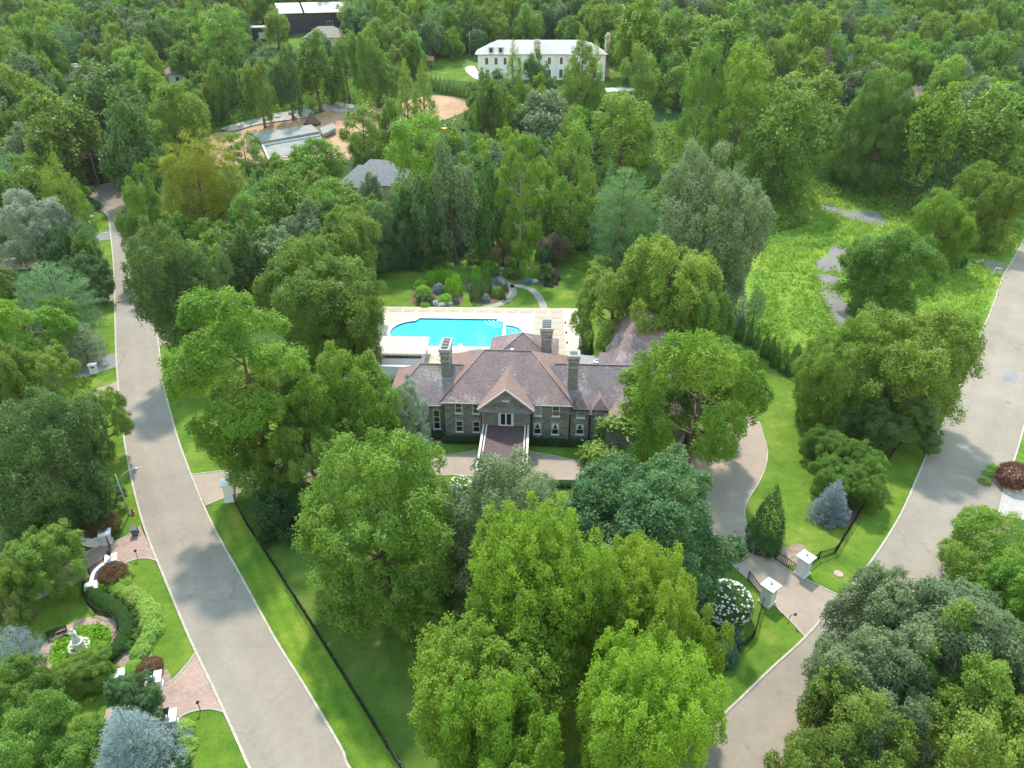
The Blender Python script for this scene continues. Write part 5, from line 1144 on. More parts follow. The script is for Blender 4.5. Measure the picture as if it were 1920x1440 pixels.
T(775, 1140, 1078, 1440, 'Nplume', 'lime', 'lower left yellow green tree of the lime clump by the shaded lawn', 'lime_tree')
T(1082, 1026, 1292, 1290, 'Nplume', 'lime', 'pointed yellow green tree of the lime clump beside the white flowering shrub', 'lime_tree')
T(1150, 1100, 1358, 1370, 'Nwide', 'lime', 'yellow green tree of the lime clump nearest the iron fence and right road', 'lime_tree')
T(1085, 1215, 1345, 1530, 'Nplume', 'lime', 'lower right yellow green tree of the lime clump at the bottom edge', 'lime_tree')
T(820, 1290, 1070, 1580, 'Nwide', 'lime', 'lowest yellow green tree of the lime clump, left of its dark gap', 'lime_tree')
T(1040, 1090, 1130, 1200, 'Nairy', 'bright', 'small leafy sapling in the gap of the lime clump')
T(1172, 612, 1428, 900, 'Nairy', 'bright', 'tall open crowned tree right of the mansion over the drive', TU, lo=.8)
T(1215, 640, 1400, 830, 'Nairy', 'mid', 'upper half of a leafy tree behind the open crowned one by the court', lo=.7)
T(1095, 768, 1250, 882, 'loose', 'goldgreen', 'golden threadleaf cypress at the right end of the front hedge', CY, hi=1)
T(720, 715, 812, 870, 'Nairy', 'silver', 'silvery wispy tree against the left wing wall', lo=.7)
# bottom right corner
T(1548, 1080, 1790, 1330, 'Nround', 'grey', 'grey green tree at the kerb nearest the right gate', 'chestnut_tree')
T(1690, 1085, 1960, 1350, 'Nround', 'grey', 'grey green tree at the right edge above the olive crowns', 'chestnut_tree')
T(1495, 1190, 1730, 1440, 'Nround', 'grey', 'grey green tree low beside the kerb above the bottom olive one', 'chestnut_tree')
T(1640, 1150, 1900, 1420, 'Nwide', 'olive', 'olive crowned tree in the middle of the bottom right group', 'chestnut_tree')
T(1455, 1290, 1720, 1560, 'Nwide', 'olive', 'olive green tree at the bottom edge beside the right road', 'chestnut_tree')
T(1690, 1260, 2010, 1580, 'Nwide', 'olive', 'olive crowned tree in the bottom right corner', 'chestnut_tree')
T(1880, 1160, 2150, 1420, 'Nround', 'mid', 'green tree cut by the frame right of the olive crowns', 'chestnut_tree')
T(1765, 960, 1960, 1140, 'Nbush', 'bright', 'bright spreading shrub tree below the pale drive', lo=.6)
T(1830, 1050, 2000, 1215, 'Nround', 'bright', 'bright green tree right of the spreading shrub tree', lo=.6)
# right middle
T(1502, 605, 1655, 808, 'Nbush', 'olive', 'olive tree with spreading crown nearest the arborvitae row', O_)
T(1572, 572, 1818, 815, 'Nbush', 'olive', 'broad olive tree overhanging the right road', O_)
T(1600, 720, 1760, 845, 'Nwide', 'dark', 'dark low tree under the broad olive tree at the road', O_)
T(1582, 428, 1762, 605, 'Nbush', 'mid', 'round bushy green tree amid the weeds and old asphalt', M_, lo=.85)
T(1692, 362, 1815, 505, 'Nbush', 'lime', 'light yellow green tree behind the bushy one', M_, lo=.8)
T(1776, 316, 1918, 465, 'Nbush', 'bright', 'bright bushy tree at the top end of the right road', M_, lo=.8)
T(1213, 300, 1435, 600, 'Nbush', 'grey', 'tall grey green oak beside the weedy lot', O_, hi=1.5)
T(1150, 455, 1355, 660, 'Nround', 'goldgreen', 'yellowish olive maple at the right end of the pool terrace', M_)
T(1072, 500, 1215, 650, 'Nairy', 'olive', 'loose olive tree leaning over the terrace corner', M_)
T(1240, 520, 1370, 680, 'Nround', 'mid', 'green tree behind the carriage wing roof', M_)
T(1362, 498, 1410, 612, 'Fspruce', 'blue', 'narrow blue spruce beside the tall grey oak', SP)
T(1398, 535, 1440, 598, 'Fpine', 'pine', 'small dark pine at the edge of the weedy lot', P_)
T(1100, 317, 1232, 495, 'Npine', 'pine', 'blue green pine behind the right of the pool garden', P_)
T(1180, 380, 1260, 500, 'Fpine', 'pine', 'second blue green pine between the first and the grey oak', P_)
# behind the pool garden
T(925, 268, 1027, 478, 'Ntall', 'bright', 'tall bright tulip tree with bare stem behind the Japanese maples', TU, bark='pale_bark', hi=2.2)
T(880, 305, 960, 470, 'Fround', 'dark', 'dark tree left of the bright tulip tree', O_)
T(1020, 238, 1118, 455, 'Ftall', 'mid', 'tall green tree right of the bright tulip tree', TU)
T(806, 283, 896, 470, 'Fround', 'grey', 'grey green tree with slim stem behind the left of the garden', O_)
T(728, 230, 838, 420, 'Ftall', 'bright', 'tall light green tree right of the grey roofed house', TU)
T(735, 340, 830, 480, 'Fround', 'dark', 'dark broad tree at the upper left corner of the garden lawn', M_)
T(668, 383, 770, 510, 'Nbush', 'deep', 'dark leafy tree at the left side of the garden lawn', M_)
T(663, 328, 722, 402, 'Fround', 'grey', 'small dark grey tree in front of the grey roof', O_)
T(558, 404, 718, 575, 'Nround', 'goldgreen', 'yellowish tree left of the garden lawn', M_)
T(478, 468, 708, 700, 'Nbush', 'olive', 'big rounded olive tree between the left road and the pool', O_)
T(640, 560, 720, 690, 'Nround', 'olive', 'olive tree at the left end of the pool terrace', O_)
T(243, 428, 425, 672, 'Nwide', 'dark', 'dark green oak leaning over the left road', O_)
T(400, 430, 500, 560, 'Fround', 'dark', 'dark tree behind the leaning oak', O_)
T(294, 272, 466, 474, 'Nmulti', 'gold', 'golden cypress with many pointed heads', CY, lo=.85)
T(212, 328, 330, 505, 'Nwide', 'mid', 'green tree overhanging the upper left road', M_)
T(305, 388, 375, 465, 'Fround', 'grey', 'small grey green oak touching the left foot of the golden cypress', O_)
T(410, 300, 475, 420, 'Fpine', 'pine', 'pale green pine right of the golden cypress', P_)
T(422, 252, 500, 340, 'Ftall', 'bright', 'light green tree before the concrete foundation', TU)
T(462, 312, 500, 415, 'Fspruce', 'pine', 'dark narrow spruce right of the pale pine', SP)
T(478, 338, 600, 465, 'Fbush', 'mid', 'wide soft green tree below the concrete foundation', M_)
T(570, 340, 690, 445, 'Fbush', 'mid', 'wide soft green tree left of the grey roofed house', M_)
T(495, 293, 550, 345, 'Fround', 'goldgreen', 'small yellow green tree in front of the foundation wall', M_)
T(538, 265, 645, 352, 'Fbush', 'bright', 'bright round tree at the right end of the foundation', M_)
T(640, 200, 722, 312, 'Ftall', 'mid', 'grey green tree behind the grey roofed house', TU)
T(708, 192, 752, 290, 'Fairy', 'mid', 'slim pale tree at the red earth')
T(740, 125, 786, 240, 'Fcone', 'goldgreen', 'pointed light cypress by the red earth, left one of the pair', CY)
T(768, 130, 822, 250, 'Fcone', 'goldgreen', 'pointed light cypress by the red earth, right one of the pair', CY)
T(940, 88, 987, 215, 'Fcone', 'bright', 'narrow pointed cypress before the left half of the white mansion', CY)
T(1036, 78, 1138, 262, 'Ncone', 'bright', 'broad pointed cypress before the right half of the white mansion', CY)
T(1085, 85, 1140, 250, 'Fcone', 'bright', 'second point of cypress close right of the broad one', CY)
T(1160, 98, 1236, 255, 'Ftall', 'mid', 'tall green tree right of the white mansion', TU)
T(1140, 5, 1262, 130, 'Fround', 'bright', 'yellow green topped tree beyond the right chimney of the white mansion')
T(873, 148, 950, 275, 'Fround', 'mid', 'leafy tree below the left corner of the white mansion', M_)
T(953, 182, 1085, 285, 'Fwide', 'grey', 'wide grey green tree below the white mansion', O_)
T(975, 105, 1035, 200, 'Fround', 'deep', 'dark tree between the cypresses of the white mansion', M_)
T(912, 212, 962, 285, 'Fcone', 'bright', 'small bright pointed tree below the narrow cypress', CY)
T(897, 248, 970, 345, 'Fround', 'bright', 'bright rounded tree above the tulip tree', M_)
T(1108, 188, 1228, 345, 'Ftall', 'bright', 'broad bright tulip tree above the blue green pine', TU)
# left of the left road
T(-40, 735, 205, 1005, 'Nbush', 'dark', 'large dark tree at the left edge above the brick drive', O_)
T(120, 720, 246, 850, 'Nairy', 'olive', 'small olive tree reaching over the left road kerb')
T(70, 850, 218, 975, 'Nwide', 'deep', 'blue green low tree beside the street lamp', M_)
T(12, 985, 158, 1118, 'Nround', 'olive', 'small round tree in a mulch ring on the garden lawn', lo=.7)
T(-40, 1050, 62, 1168, 'Nround', 'olive', 'small round tree in a mulch ring at the left edge', lo=.7)
T(148, 1296, 335, 1490, 'Nspruce', 'blue', 'large pale blue spruce in the bottom left garden', SP, lo=1)
T(0, 1165, 76, 1265, 'Fpine', 'blue', 'blue green juniper left of the bench', 'juniper')
T(-30, 1240, 98, 1372, 'Nround', 'mid', 'round green tree below the juniper at the left edge')
T(112, 1216, 212, 1298, 'Nbush', 'mid', 'bushy green tree below the statue', lo=.7)
T(198, 1262, 312, 1370, 'Nwide', 'deep', 'dark bushy tree behind the lower lantern pillars', lo=.7)
T(-40, 1300, 175, 1500, 'Nwide', 'mid', 'wide green tree in the bottom left corner')
T(-20, 552, 145, 690, 'Nairy', 'lime', 'yellow green tree at the left edge', M_)
T(20, 488, 190, 640, 'Npine', 'pine', 'pale green pine with layered boughs by the left road', P_)
T(105, 598, 194, 690, 'cedar', 'silver', 'silver blue cedar above the asphalt drive', 'cedar_tree')
T(35, 650, 160, 770, 'Nairy', 'goldgreen', 'gnarled olive tree with pale bare limbs by the mailbox', bark='pale_bark')
T(-60, 640, 60, 790, 'Nround', 'olive', 'olive tree behind the gnarled one at the left edge', O_)
T(-45, 495, 52, 600, 'Nround', 'mid', 'round green tree at the left edge below the stone retaining wall', M_)
T(118, 478, 216, 560, 'Nwide', 'dark', 'dark layered maple above the red shrub', M_)
T(-10, 365, 135, 500, 'Nairy', 'silver', 'pale willowy tree at the left edge', 'willow_tree')
T(75, 430, 150, 520, 'Fround', 'deep', 'dark tree below the pale willowy one', M_)
T(138, 440, 192, 520, 'Fround', 'mid', 'mid green tree beside the small upper drive', M_)
T(30, 320, 122, 412, 'Fround', 'olive', 'olive tree left of the turning circle', O_)
T(124, 343, 166, 412, 'Fround', 'olive', 'small olive tree at the edge of the turning circle')
T(-15, 288, 82, 380, 'Fpine', 'pine', 'soft blue green pine at the left edge', P_)
T(120, 290, 156, 350, 'Fspruce', 'dead', 'grey half dead spruce behind the turning circle', SP)
T(160, 290, 185, 345, 'loose', 'copper', 'small rusty brown shrub behind the street lamp', 'shrub', 'shrub')
# behind the turning circle
T(188, 188, 302, 350, 'Fround', 'dark', 'tall dark tree behind the turning circle', O_)
T(36, 190, 195, 345, 'Fwide', 'mid', 'broad tree left of the turning circle wood', O_)
T(128, 128, 275, 265, 'Fwide', 'dark', 'broad dark oak at the crest of the left wood', O_)
T(290, 168, 396, 320, 'Fbush', 'goldgreen', 'yellow green tree at the left end of the red earth', M_)
T(245, 230, 325, 335, 'Ftall', 'bright', 'light green tree above the golden cypress', TU)
T(-20, 195, 48, 285, 'Fround', 'mid', 'green tree at the left edge of the wood', M_)
T(2, 240, 92, 330, 'Fround', 'grey', 'grey green tree low in the left wood', O_)
T(458, 122, 514, 222, 'Fairy', 'goldgreen', 'pale tree with slim stem on the grassy slope')
T(512, 98, 566, 205, 'Fround', 'dark', 'dark tree on the grassy slope', O_)
T(548, 74, 638, 185, 'Fround', 'mid', 'round headed tree with dark stem on the grassy slope', O_)
T(622, 76, 675, 172, 'Fairy', 'mid', 'open tree right of the round headed one on the slope')
T(668, 68, 728, 178, 'Fairy', 'mid', 'thin tree with pale stem on the slope', bark='pale_bark')
T(694, 120, 752, 185, 'Fairy', 'mid', 'loose low tree at the right of the grassy slope')
T(392, 125, 446, 215, 'Fround', 'mid', 'tree at the left end of the grassy slope', M_)
T(372, 22, 468, 150, 'Ftall', 'mid', 'drooping willow left of the black house', 'willow_tree')
T(286, 114, 330, 142, 'Fwide', 'yellow', 'small bright yellow tree among the dark wood', M_, lo=.5)
T(436, 120, 500, 175, 'Fround', 'deep', 'dark bushy tree below the willow')
# upper right
T(1390, 185, 1545, 370, 'Fbush', 'mid', 'layered green tree above the weedy lot', 'beech_tree', lo=.9)
T(1573, 148, 1716, 345, 'Ndrape', 'mid', 'drooping green tree right of the layered one', 'beech_tree', lo=1)
T(1675, 178, 1810, 345, 'Fround', 'bright', 'green tree left of the wide grey green pair', O_)
T(1768, 178, 1940, 350, 'Fwide', 'mid', 'wide grey green tree at the right edge', O_)
T(1738, 115, 1820, 205, 'Fround', 'grey', 'light tree before the pinkish roof', O_)
T(1810, 135, 1870, 200, 'Fround', 'mid', 'smaller light tree right of the pinkish roof', O_)
T(1338, 105, 1440, 310, 'Ftall', 'bright', 'tall pale green tree left of the layered one', TU)
T(1274, 92, 1350, 305, 'Ftall', 'mid', 'thin tall tree left of the tall pale one', TU)
T(1445, 142, 1580, 260, 'Fairy', 'olive', 'grey olive open tree behind the layered one')
T(1578, 124, 1686, 205, 'Fround', 'grey', 'grey green tree behind the drooping one', O_)
T(1575, 98, 1608, 155, 'Fspruce', 'blue', 'blue spruce among the upper right wood', SP)
T(1615, 76, 1682, 150, 'Fround', 'purple', 'dark purple leaved tree in the upper right wood', M_)
T(1518, 100, 1566, 160, 'Fairy', 'dead', 'grey leafless tree beside the blue spruce')
T(1424, 82, 1486, 175, 'Ftall', 'mid', 'pale green tree left of the leafless one', TU)
T(1468, 22, 1560, 130, 'Fround', 'bright', 'bright round tree above the leafless one', M_)
T(1288, 18, 1425, 135, 'Fround', 'mid', 'big green tree at the top right of the white mansion', O_)
T(1555, 225, 1582, 275, 'conesmall', 'dark', 'dark clipped hedge bush at the small bright lawn', 'hedge_bush', 'shrub')
HAND = len(TREES)

# ------------------------------------------------------------------ shrubs and garden plants
def shrub(l, t, r_, b_, key, leaf, label, name='shrub', cat='shrub', group=None, **kw): return T(l, t, r_, b_, key, leaf, label, name, cat, group, lo=.45, hi=3.2, **kw)
shrub(1524, 890, 1602, 980, 'Nspruce', 'blue', 'small silvery blue spruce on the lawn by the right road', SP, 'tree')
shrub(1408, 906, 1478, 1036, 'arbor', 'box', 'dark green cone evergreen on the lawn by the right gate', 'holly_tree', 'tree')
for k, (l, t, r_, b_) in enumerate(((1508, 798, 1570, 862), (1535, 815, 1610, 890), (1575, 830, 1650, 905), (1520, 862, 1590, 935), (1590, 870, 1662, 950))):
    shrub(l - 6, t - 4, r_ + 6, b_ + 4, 'Nbush', 'mid', ['feathery yew mound at the top left of the yew bed', 'feathery yew mound in the middle of the yew bed', 'feathery yew mound nearest the olive trees', 'feathery yew mound above the small blue spruce', 'feathery yew mound nearest the right road fence'][k], 'yew_bush', 'shrub', 'yew mounds above the small blue spruce')
row = [(1380, 574, 1402, 640), (1398, 585, 1418, 652), (1412, 598, 1430, 662), (1427, 607, 1448, 672), (1440, 615, 1460, 680), (1446, 628, 1470, 690), (1462, 635, 1484, 700), (1474, 640, 1500, 706), (1486, 636, 1506, 668)]
for k, (l, t, r_, b_) in enumerate(row): shrub(l, t, r_, b_, 'arbor', 'arbor', 'pointed arborvitae in the row by the weedy lot, %s from the blue spruce end' % ('first', 'second', 'third', 'fourth', 'fifth', 'sixth', 'seventh', 'eighth', 'ninth')[k], 'arborvitae', 'shrub', 'row of arborvitae by the weedy lot', grow=.84)
h = shrub(1318, 1090, 1408, 1172, 'fine', 'deep', 'round shrub covered in white blossoms by the right gate', 'hydrangea', 'shrub')
def blossoms(o, r_, N):
    rg = np.random.default_rng(5); d = rdir(rg, N); d[:, 2] = np.abs(d[:, 2]) * 1.2 - .3; mb = MB(); cz = o.children[0].location.z; sx, sz = o.children[0].scale[0], o.children[0].scale[2]
    for p in d:
        q = Vector(p).normalized(); c = Vector((q.x * sx * 1.06, q.y * sx * 1.06, cz + q.z * sz * 1.06)); mb.frustum(c.x, c.y, .1, .1, c.z - .06, .1, .1, c.z + .02); mb.frustum(c.x, c.y, .1, .1, c.z + .02, .04, .04, c.z + .07)
    mb.build('blossoms', 'hedge_flower', o)['kind'] = 'stuff'
blossoms(h, 1, 240)
h = shrub(845, 893, 882, 925, 'fine', 'bright', 'white flowering shrub between the drooping maple and the grey tree', 'hydrangea', 'shrub'); blossoms(h, 1, 60)
for k, (l, t, r_, b_) in enumerate(((1345, 1170, 1392, 1215), (1338, 1200, 1385, 1245))): shrub(l, t, r_, b_, 'mound', 'teal', ['blue green juniper mound under the white blossoming shrub', 'blue green juniper mound at the bend of the fence'][k], 'juniper', 'shrub', 'juniper mounds by the right fence')
for k, (l, t, r_, b_) in enumerate(((476, 905, 570, 1015), (520, 940, 590, 1020))): shrub(l, t, r_, b_, 'loose', 'box', ['dark laurel bush in the mulch bed by the left fence', 'lower dark laurel bush beside the drooping maple'][k], 'laurel', 'shrub', 'laurels in the mulch bed')
# front hedge of the mansion: a row of separate clipped bushes
def at_local(x, y, r_, b_, key, leaf, label, name, group): p = hloc(x, y); return put_tree(name, label, 'shrub', p[0], p[1], r_, b_, key, leaf, group)
wd_ = ('first', 'second', 'third', 'fourth', 'fifth', 'sixth', 'seventh', 'eighth', 'ninth', 'tenth', 'eleventh', 'twelfth')
for k in range(6): at_local(-8.3 + k * .95, -1.0, .62, .55, 'fine', 'box', 'clipped box bush left of the porte cochere, %s from its corner' % wd_[5 - k], 'box_bush', 'box bushes along the mansion front')
for k in range(7): at_local(-16 + k * 1.05, 0, .7, .6, 'fine', 'box', 'clipped box bush under the left wing, %s from the downpipe' % wd_[6 - k], 'box_bush', 'box bushes along the mansion front')
for k in range(9): at_local(3.9 + k * 1.0, -1.0, .62, .58, 'fine', 'box', 'clipped box bush right of the porte cochere, %s from its corner' % wd_[k], 'box_bush', 'box bushes along the mansion front')
# hedge strip across the front lawn
for k in range(8):
    u = 1000 + k * 12; x, y = G(u, 912); put_tree('box_bush', 'low hedge bush across the front drive, %s counted from the grey tree' % wd_[k], 'shrub', x, y, .6, .45, 'fine', 'box', group='low hedge before the front drive')
# pool garden
def garden(lst, group=None):
    for a in lst: shrub(a[0] / 3 + 640, a[1] / 3 + 400, a[2] / 3 + 640, a[3] / 3 + 400, *a[4:], group=group)
cn = 'clipped cones in the pool garden'
garden([(480, 318, 522, 402, 'conesmall', 'topiary', 'outermost clipped cone of the left garden bed', 'topiary_cone'), (518, 303, 552, 400, 'conesmall', 'topiary', 'second clipped cone of the left garden bed behind the blue globe', 'topiary_cone'), (548, 298, 586, 395, 'conesmall', 'topiary', 'tallest back clipped cone of the left garden bed', 'topiary_cone'), (584, 313, 642, 400, 'conesmall', 'topiary', 'clipped cone at the back right of the left garden bed', 'topiary_cone'), (580, 358, 642, 462, 'conesmall', 'topiary', 'front clipped cone of the left bed beside the blue globe', 'topiary_cone'), (620, 335, 676, 455, 'conesmall', 'topiary', 'clipped cone at the right end of the left garden bed', 'topiary_cone'),
        (730, 293, 786, 385, 'conesmall', 'topiary', 'rear clipped cone of the middle garden bed', 'topiary_cone'), (724, 340, 797, 492, 'conesmall', 'arbor', 'large front clipped cone of the middle garden bed', 'topiary_cone'), (782, 310, 842, 456, 'conesmall', 'arbor', 'narrow clipped cone right of the large one in the middle bed', 'topiary_cone'),
        (1000, 260, 1046, 362, 'conesmall', 'topiary', 'left of the three front cones in the right garden bed', 'topiary_cone'), (1035, 273, 1082, 374, 'conesmall', 'topiary', 'middle of the three front cones in the right garden bed', 'topiary_cone'), (1074, 267, 1118, 372, 'conesmall', 'topiary', 'right of the three front cones in the right garden bed', 'topiary_cone'), (985, 203, 1035, 285, 'conesmall', 'topiary', 'left one of the two dark cones behind the three', 'topiary_cone'), (1048, 203, 1092, 285, 'conesmall', 'topiary', 'right one of the two dark cones behind the three', 'topiary_cone')], cn)
garden([(515, 392, 582, 448, 'mound', 'blue', 'blue spruce globe in the left garden bed', 'blue_globe'), (783, 452, 836, 497, 'mound', 'blue', 'blue globe at the foot of the large front cone', 'blue_globe'), (835, 402, 870, 442, 'mound', 'blue', 'blue globe right of the narrow cone', 'blue_globe'), (843, 362, 888, 405, 'mound', 'blue', 'blue globe below the light mound near the path', 'blue_globe'), (708, 400, 738, 440, 'mound', 'blue', 'blue grey tuft left of the large front cone', 'blue_globe'), (1020, 362, 1078, 398, 'mound', 'blue', 'blue globe in front of the three cones', 'blue_globe')], 'blue globes in the pool garden')
garden([(540, 453, 628, 510, 'mound', 'topiary', 'flat yellow green mound at the front of the left bed', 'clipped_mound'), (408, 372, 482, 428, 'mound', 'topiary', 'upper green mound left of the clipped cones', 'clipped_mound'), (412, 405, 502, 465, 'mound', 'topiary', 'middle green mound left of the blue globe', 'clipped_mound'), (408, 448, 530, 512, 'loose', 'arbor', 'dark loose shrub at the left end of the terrace bed', 'clipped_mound'), (780, 263, 878, 355, 'mound', 'bright', 'light green dome at the top of the middle bed', 'clipped_mound'), (845, 412, 912, 472, 'mound', 'lime', 'lime green mound at the right of the middle bed', 'clipped_mound'), (895, 385, 942, 485, 'loose', 'dark', 'dark shrub on the bend of the garden path', 'clipped_mound'), (620, 450, 662, 505, 'mound', 'grey', 'grey leaved mound right of the flat yellow one', 'clipped_mound'), (440, 500, 500, 530, 'mound', 'topiary', 'low green tuft at the edge of the terrace', 'clipped_mound')], 'mounds in the pool garden')
garden([(912, 255, 1002, 370, 'loose', 'mid', 'leafy hydrangea left of the three cones', 'hydrangea'), (1108, 285, 1205, 375, 'loose', 'mid', 'leafy hydrangea right of the three cones', 'hydrangea'), (1085, 188, 1187, 300, 'Nround', 'dark', 'small dark spreading conifer behind the right hydrangea', 'juniper'), (700, 195, 838, 285, 'loose', 'mid', 'green shrub mass at the back of the garden lawn', 'shrub'), (582, 93, 694, 240, 'mound', 'teal', 'tall weeping blue green mound at the left back of the garden', 'weeping_conifer'), (380, 240, 480, 320, 'loose', 'arbor', 'low shrub at the left back edge of the garden lawn', 'shrub'), (480, 245, 590, 310, 'loose', 'mid', 'low leafy shrub under the trees behind the lawn', 'shrub')])
T(912, 435, 975, 492, 'Nwide', 'tan', 'tan leaved Japanese maple left of the tulip tree stem', 'japanese_maple'); T(1005, 437, 1070, 490, 'Nwide', 'pinkish', 'pinkish brown Japanese maple right of the tulip tree stem', 'japanese_maple')
for k, (u, v) in enumerate(((1148, 368), (1160, 360), (1177, 372), (1192, 362), (1150, 388), (1166, 380), (1184, 388), (1205, 378), (1152, 403), (1180, 406), (1206, 392), (1218, 368))): 
    x, y = G(640 + u / 3, 400 + v / 3 + 3); put_tree('box_globe', 'small box globe on the garden lawn right of the cones, %s from the hydrangea' % wd_[k], 'shrub', x, y, .5, .5, 'fine', 'box', 'little box globes right of the three cones')
shrub(1088, 600, 1112, 665, 'conesmall', 'box', 'dark pointed arborvitae at the right end of the pool terrace', 'arborvitae')
for k, (l, t, r_, b_) in enumerate(((690, 620, 712, 690), (680, 632, 700, 700), (700, 640, 716, 690))): shrub(l, t, r_, b_, 'arbor', 'dark', ['tallest dark arborvitae left of the cabana', 'shadowed arborvitae behind the bright maple left of the cabana', 'small arborvitae touching the cabana counter'][k], 'arborvitae', 'shrub', 'arborvitae left of the cabana')
shrub(727, 702, 744, 722, 'conesmall', 'dark', 'tiny green cone before the white garden wall', 'arborvitae')
# left neighbour's garden
shrub(186, 1055, 238, 1096, 'fine', 'copper', 'round copper shrub at the tip of the garden bed', 'copper_shrub', group='copper shrubs by the brick drives'); shrub(255, 1233, 303, 1272, 'fine', 'copper', 'round copper shrub beside the lower lantern pillar', 'copper_shrub', group='copper shrubs by the brick drives'); shrub(152, 960, 220, 1012, 'fine', 'copper', 'wide copper shrub behind the far lantern pillar', 'copper_shrub', group='copper shrubs by the brick drives')
shrub(232, 1238, 268, 1268, 'fine', 'topiary', 'green clipped ball behind the lower copper shrub', 'clipped_mound')
shrub(1873, 866, 1932, 916, 'fine', 'red', 'dark red mounded maple beside the pale drive', 'red_shrub'); shrub(156, 536, 182, 556, 'mound', 'red', 'small red shrub next to the white mailbox pillar', 'red_shrub')
hp = spline(GP([(172, 1117), (192, 1130), (212, 1143), (230, 1160), (238, 1178), (236, 1197), (226, 1217), (213, 1232)]), 4)
for k in range(0, len(hp)): put_tree('hedge_bush', 'clipped hedge bush beside the iron fence, number %s from the upper white pillar' % ('one two three four five six seven eight nine ten eleven twelve thirteen fourteen fifteen sixteen seventeen eighteen nineteen twenty twenty-one twenty-two twenty-three twenty-four twenty-five twenty-six twenty-seven twenty-eight twenty-nine').split()[k], 'shrub', hp[k][0], hp[k][1], .72, .6, 'fine', 'arbor', 'serpentine hedge round the statue garden')
lp = spline(GP([(237, 1072), (232, 1092), (222, 1108), (238, 1116), (254, 1122), (268, 1133), (279, 1148), (284, 1165), (284, 1183), (279, 1200), (270, 1216), (264, 1230)]), 3)
nums = 'one two three four five six seven eight nine ten eleven twelve thirteen fourteen fifteen sixteen seventeen eighteen nineteen twenty twenty-one twenty-two twenty-three twenty-four twenty-five twenty-six twenty-seven twenty-eight twenty-nine thirty thirty-one thirty-two thirty-three thirty-four thirty-five thirty-six'.split()
for k, p in enumerate(lp):
    q = .62 + .2 * math.sin(k * 1.7) ** 2 + (.15 if 9 < k < 26 else 0); put_tree('spirea_shrub', 'lime yellow spirea mound in the winding row, number %s from the copper shrub' % nums[k], 'shrub', p[0] + .25 * math.sin(k * 2.1), p[1] + .2 * math.cos(k * 3.3), q, q * .62, 'mound', 'lemon', 'winding row of lime spirea')
for k, (u, v) in enumerate(((235, 1130), (246, 1140), (255, 1155), (262, 1170), (262, 1188), (255, 1203), (245, 1216), (215, 1122))):
    x, y = G(u, v); put_tree('low_shrub', 'small mid green shrub between hedge and spirea, %s from the top' % wd_[k], 'shrub', x, y, .6, .45, 'loose', 'mid', 'small shrubs between hedge and spirea')
for k, (u, v, q, lf) in enumerate(((347, 1375, .9, 'lemon'), (350, 1402, .85, 'lemon'), (346, 1420, .8, 'lemon'), (330, 1420, 1.0, 'arbor'), (331, 1445, 1.1, 'arbor'), (322, 1392, .8, 'arbor'), (225, 1100, .7, 'topiary'), (200, 1103, .7, 'topiary'), (213, 1103, .7, 'topiary'))):
    x, y = G(u, v); put_tree('clipped_mound', ['lime mound nearest the pillar by the blue spruce', 'lime mound in the middle beside the bottom lawn', 'lime mound lowest beside the bottom lawn', 'green mound right of the blue spruce', 'lowest green mound at the bottom edge', 'green tuft touching the blue spruce', 'clipped green bush right below the round copper shrub', 'clipped green bush beside the low white pillar', 'clipped green bush in the middle below the copper shrub'][k], 'shrub', x, y, q, q * .7, 'mound', lf)
for k, (u, v) in enumerate(((1845, 905), (1852, 890), (1862, 880), (1842, 975), (1838, 990), (1850, 985))):
    x, y = G(u, v); put_tree('spirea_shrub', ['lime tuft at the near corner of the bed by the red shrub', 'lime tuft in the middle of the bed by the red shrub', 'lime tuft at the far corner of the bed by the red shrub', 'lime tuft just below the pale drive', 'lime tuft nearest the road below the pale drive', 'lime tuft farthest from the road below the pale drive'][k], 'shrub', x, y, .7, .4, 'mound', 'lemon', group='lime tufts by the pale drive')
for k, (l, t, r_, b_) in enumerate(((1783, 476, 1812, 502), (1545, 232, 1575, 262))): shrub(l, t, r_, b_, 'fine', ['box', 'dark'][k], ['dark round evergreen bush among the weeds near the log', 'dark clipped bush beside the small bright lawn'][k], 'round_bush')
for k, (u, v) in enumerate(((178, 392), (165, 385), (150, 395), (160, 365), (140, 405), (158, 420))): x, y = G(u, v); put_tree('shrub', ['dark bush at the corner of the turning circle lawn', 'round bush on the kerb of the turning circle', 'bush left of the stone piers', 'yellowish bush beside the pale bench', 'loose bush behind the stone piers', 'clipped ball between the piers and the small drive'][k], 'shrub', x, y, 1.7, 1.2, 'fine', ['dark', 'arbor', 'mid', 'topiary', 'mid', 'mid'][k])
# hedge of young arborvitae below the play tower
for k in range(12):
    u = 810 + k * 8.2; v = 168 + k * 2.0; x, y = G(u, v); put_tree('arborvitae', 'young arborvitae in the hedge below the play tower, %s from the tower' % wd_[k], 'shrub', x, y, 1.35, 2.7, 'arbor', 'mid', 'arborvitae hedge below the play tower')
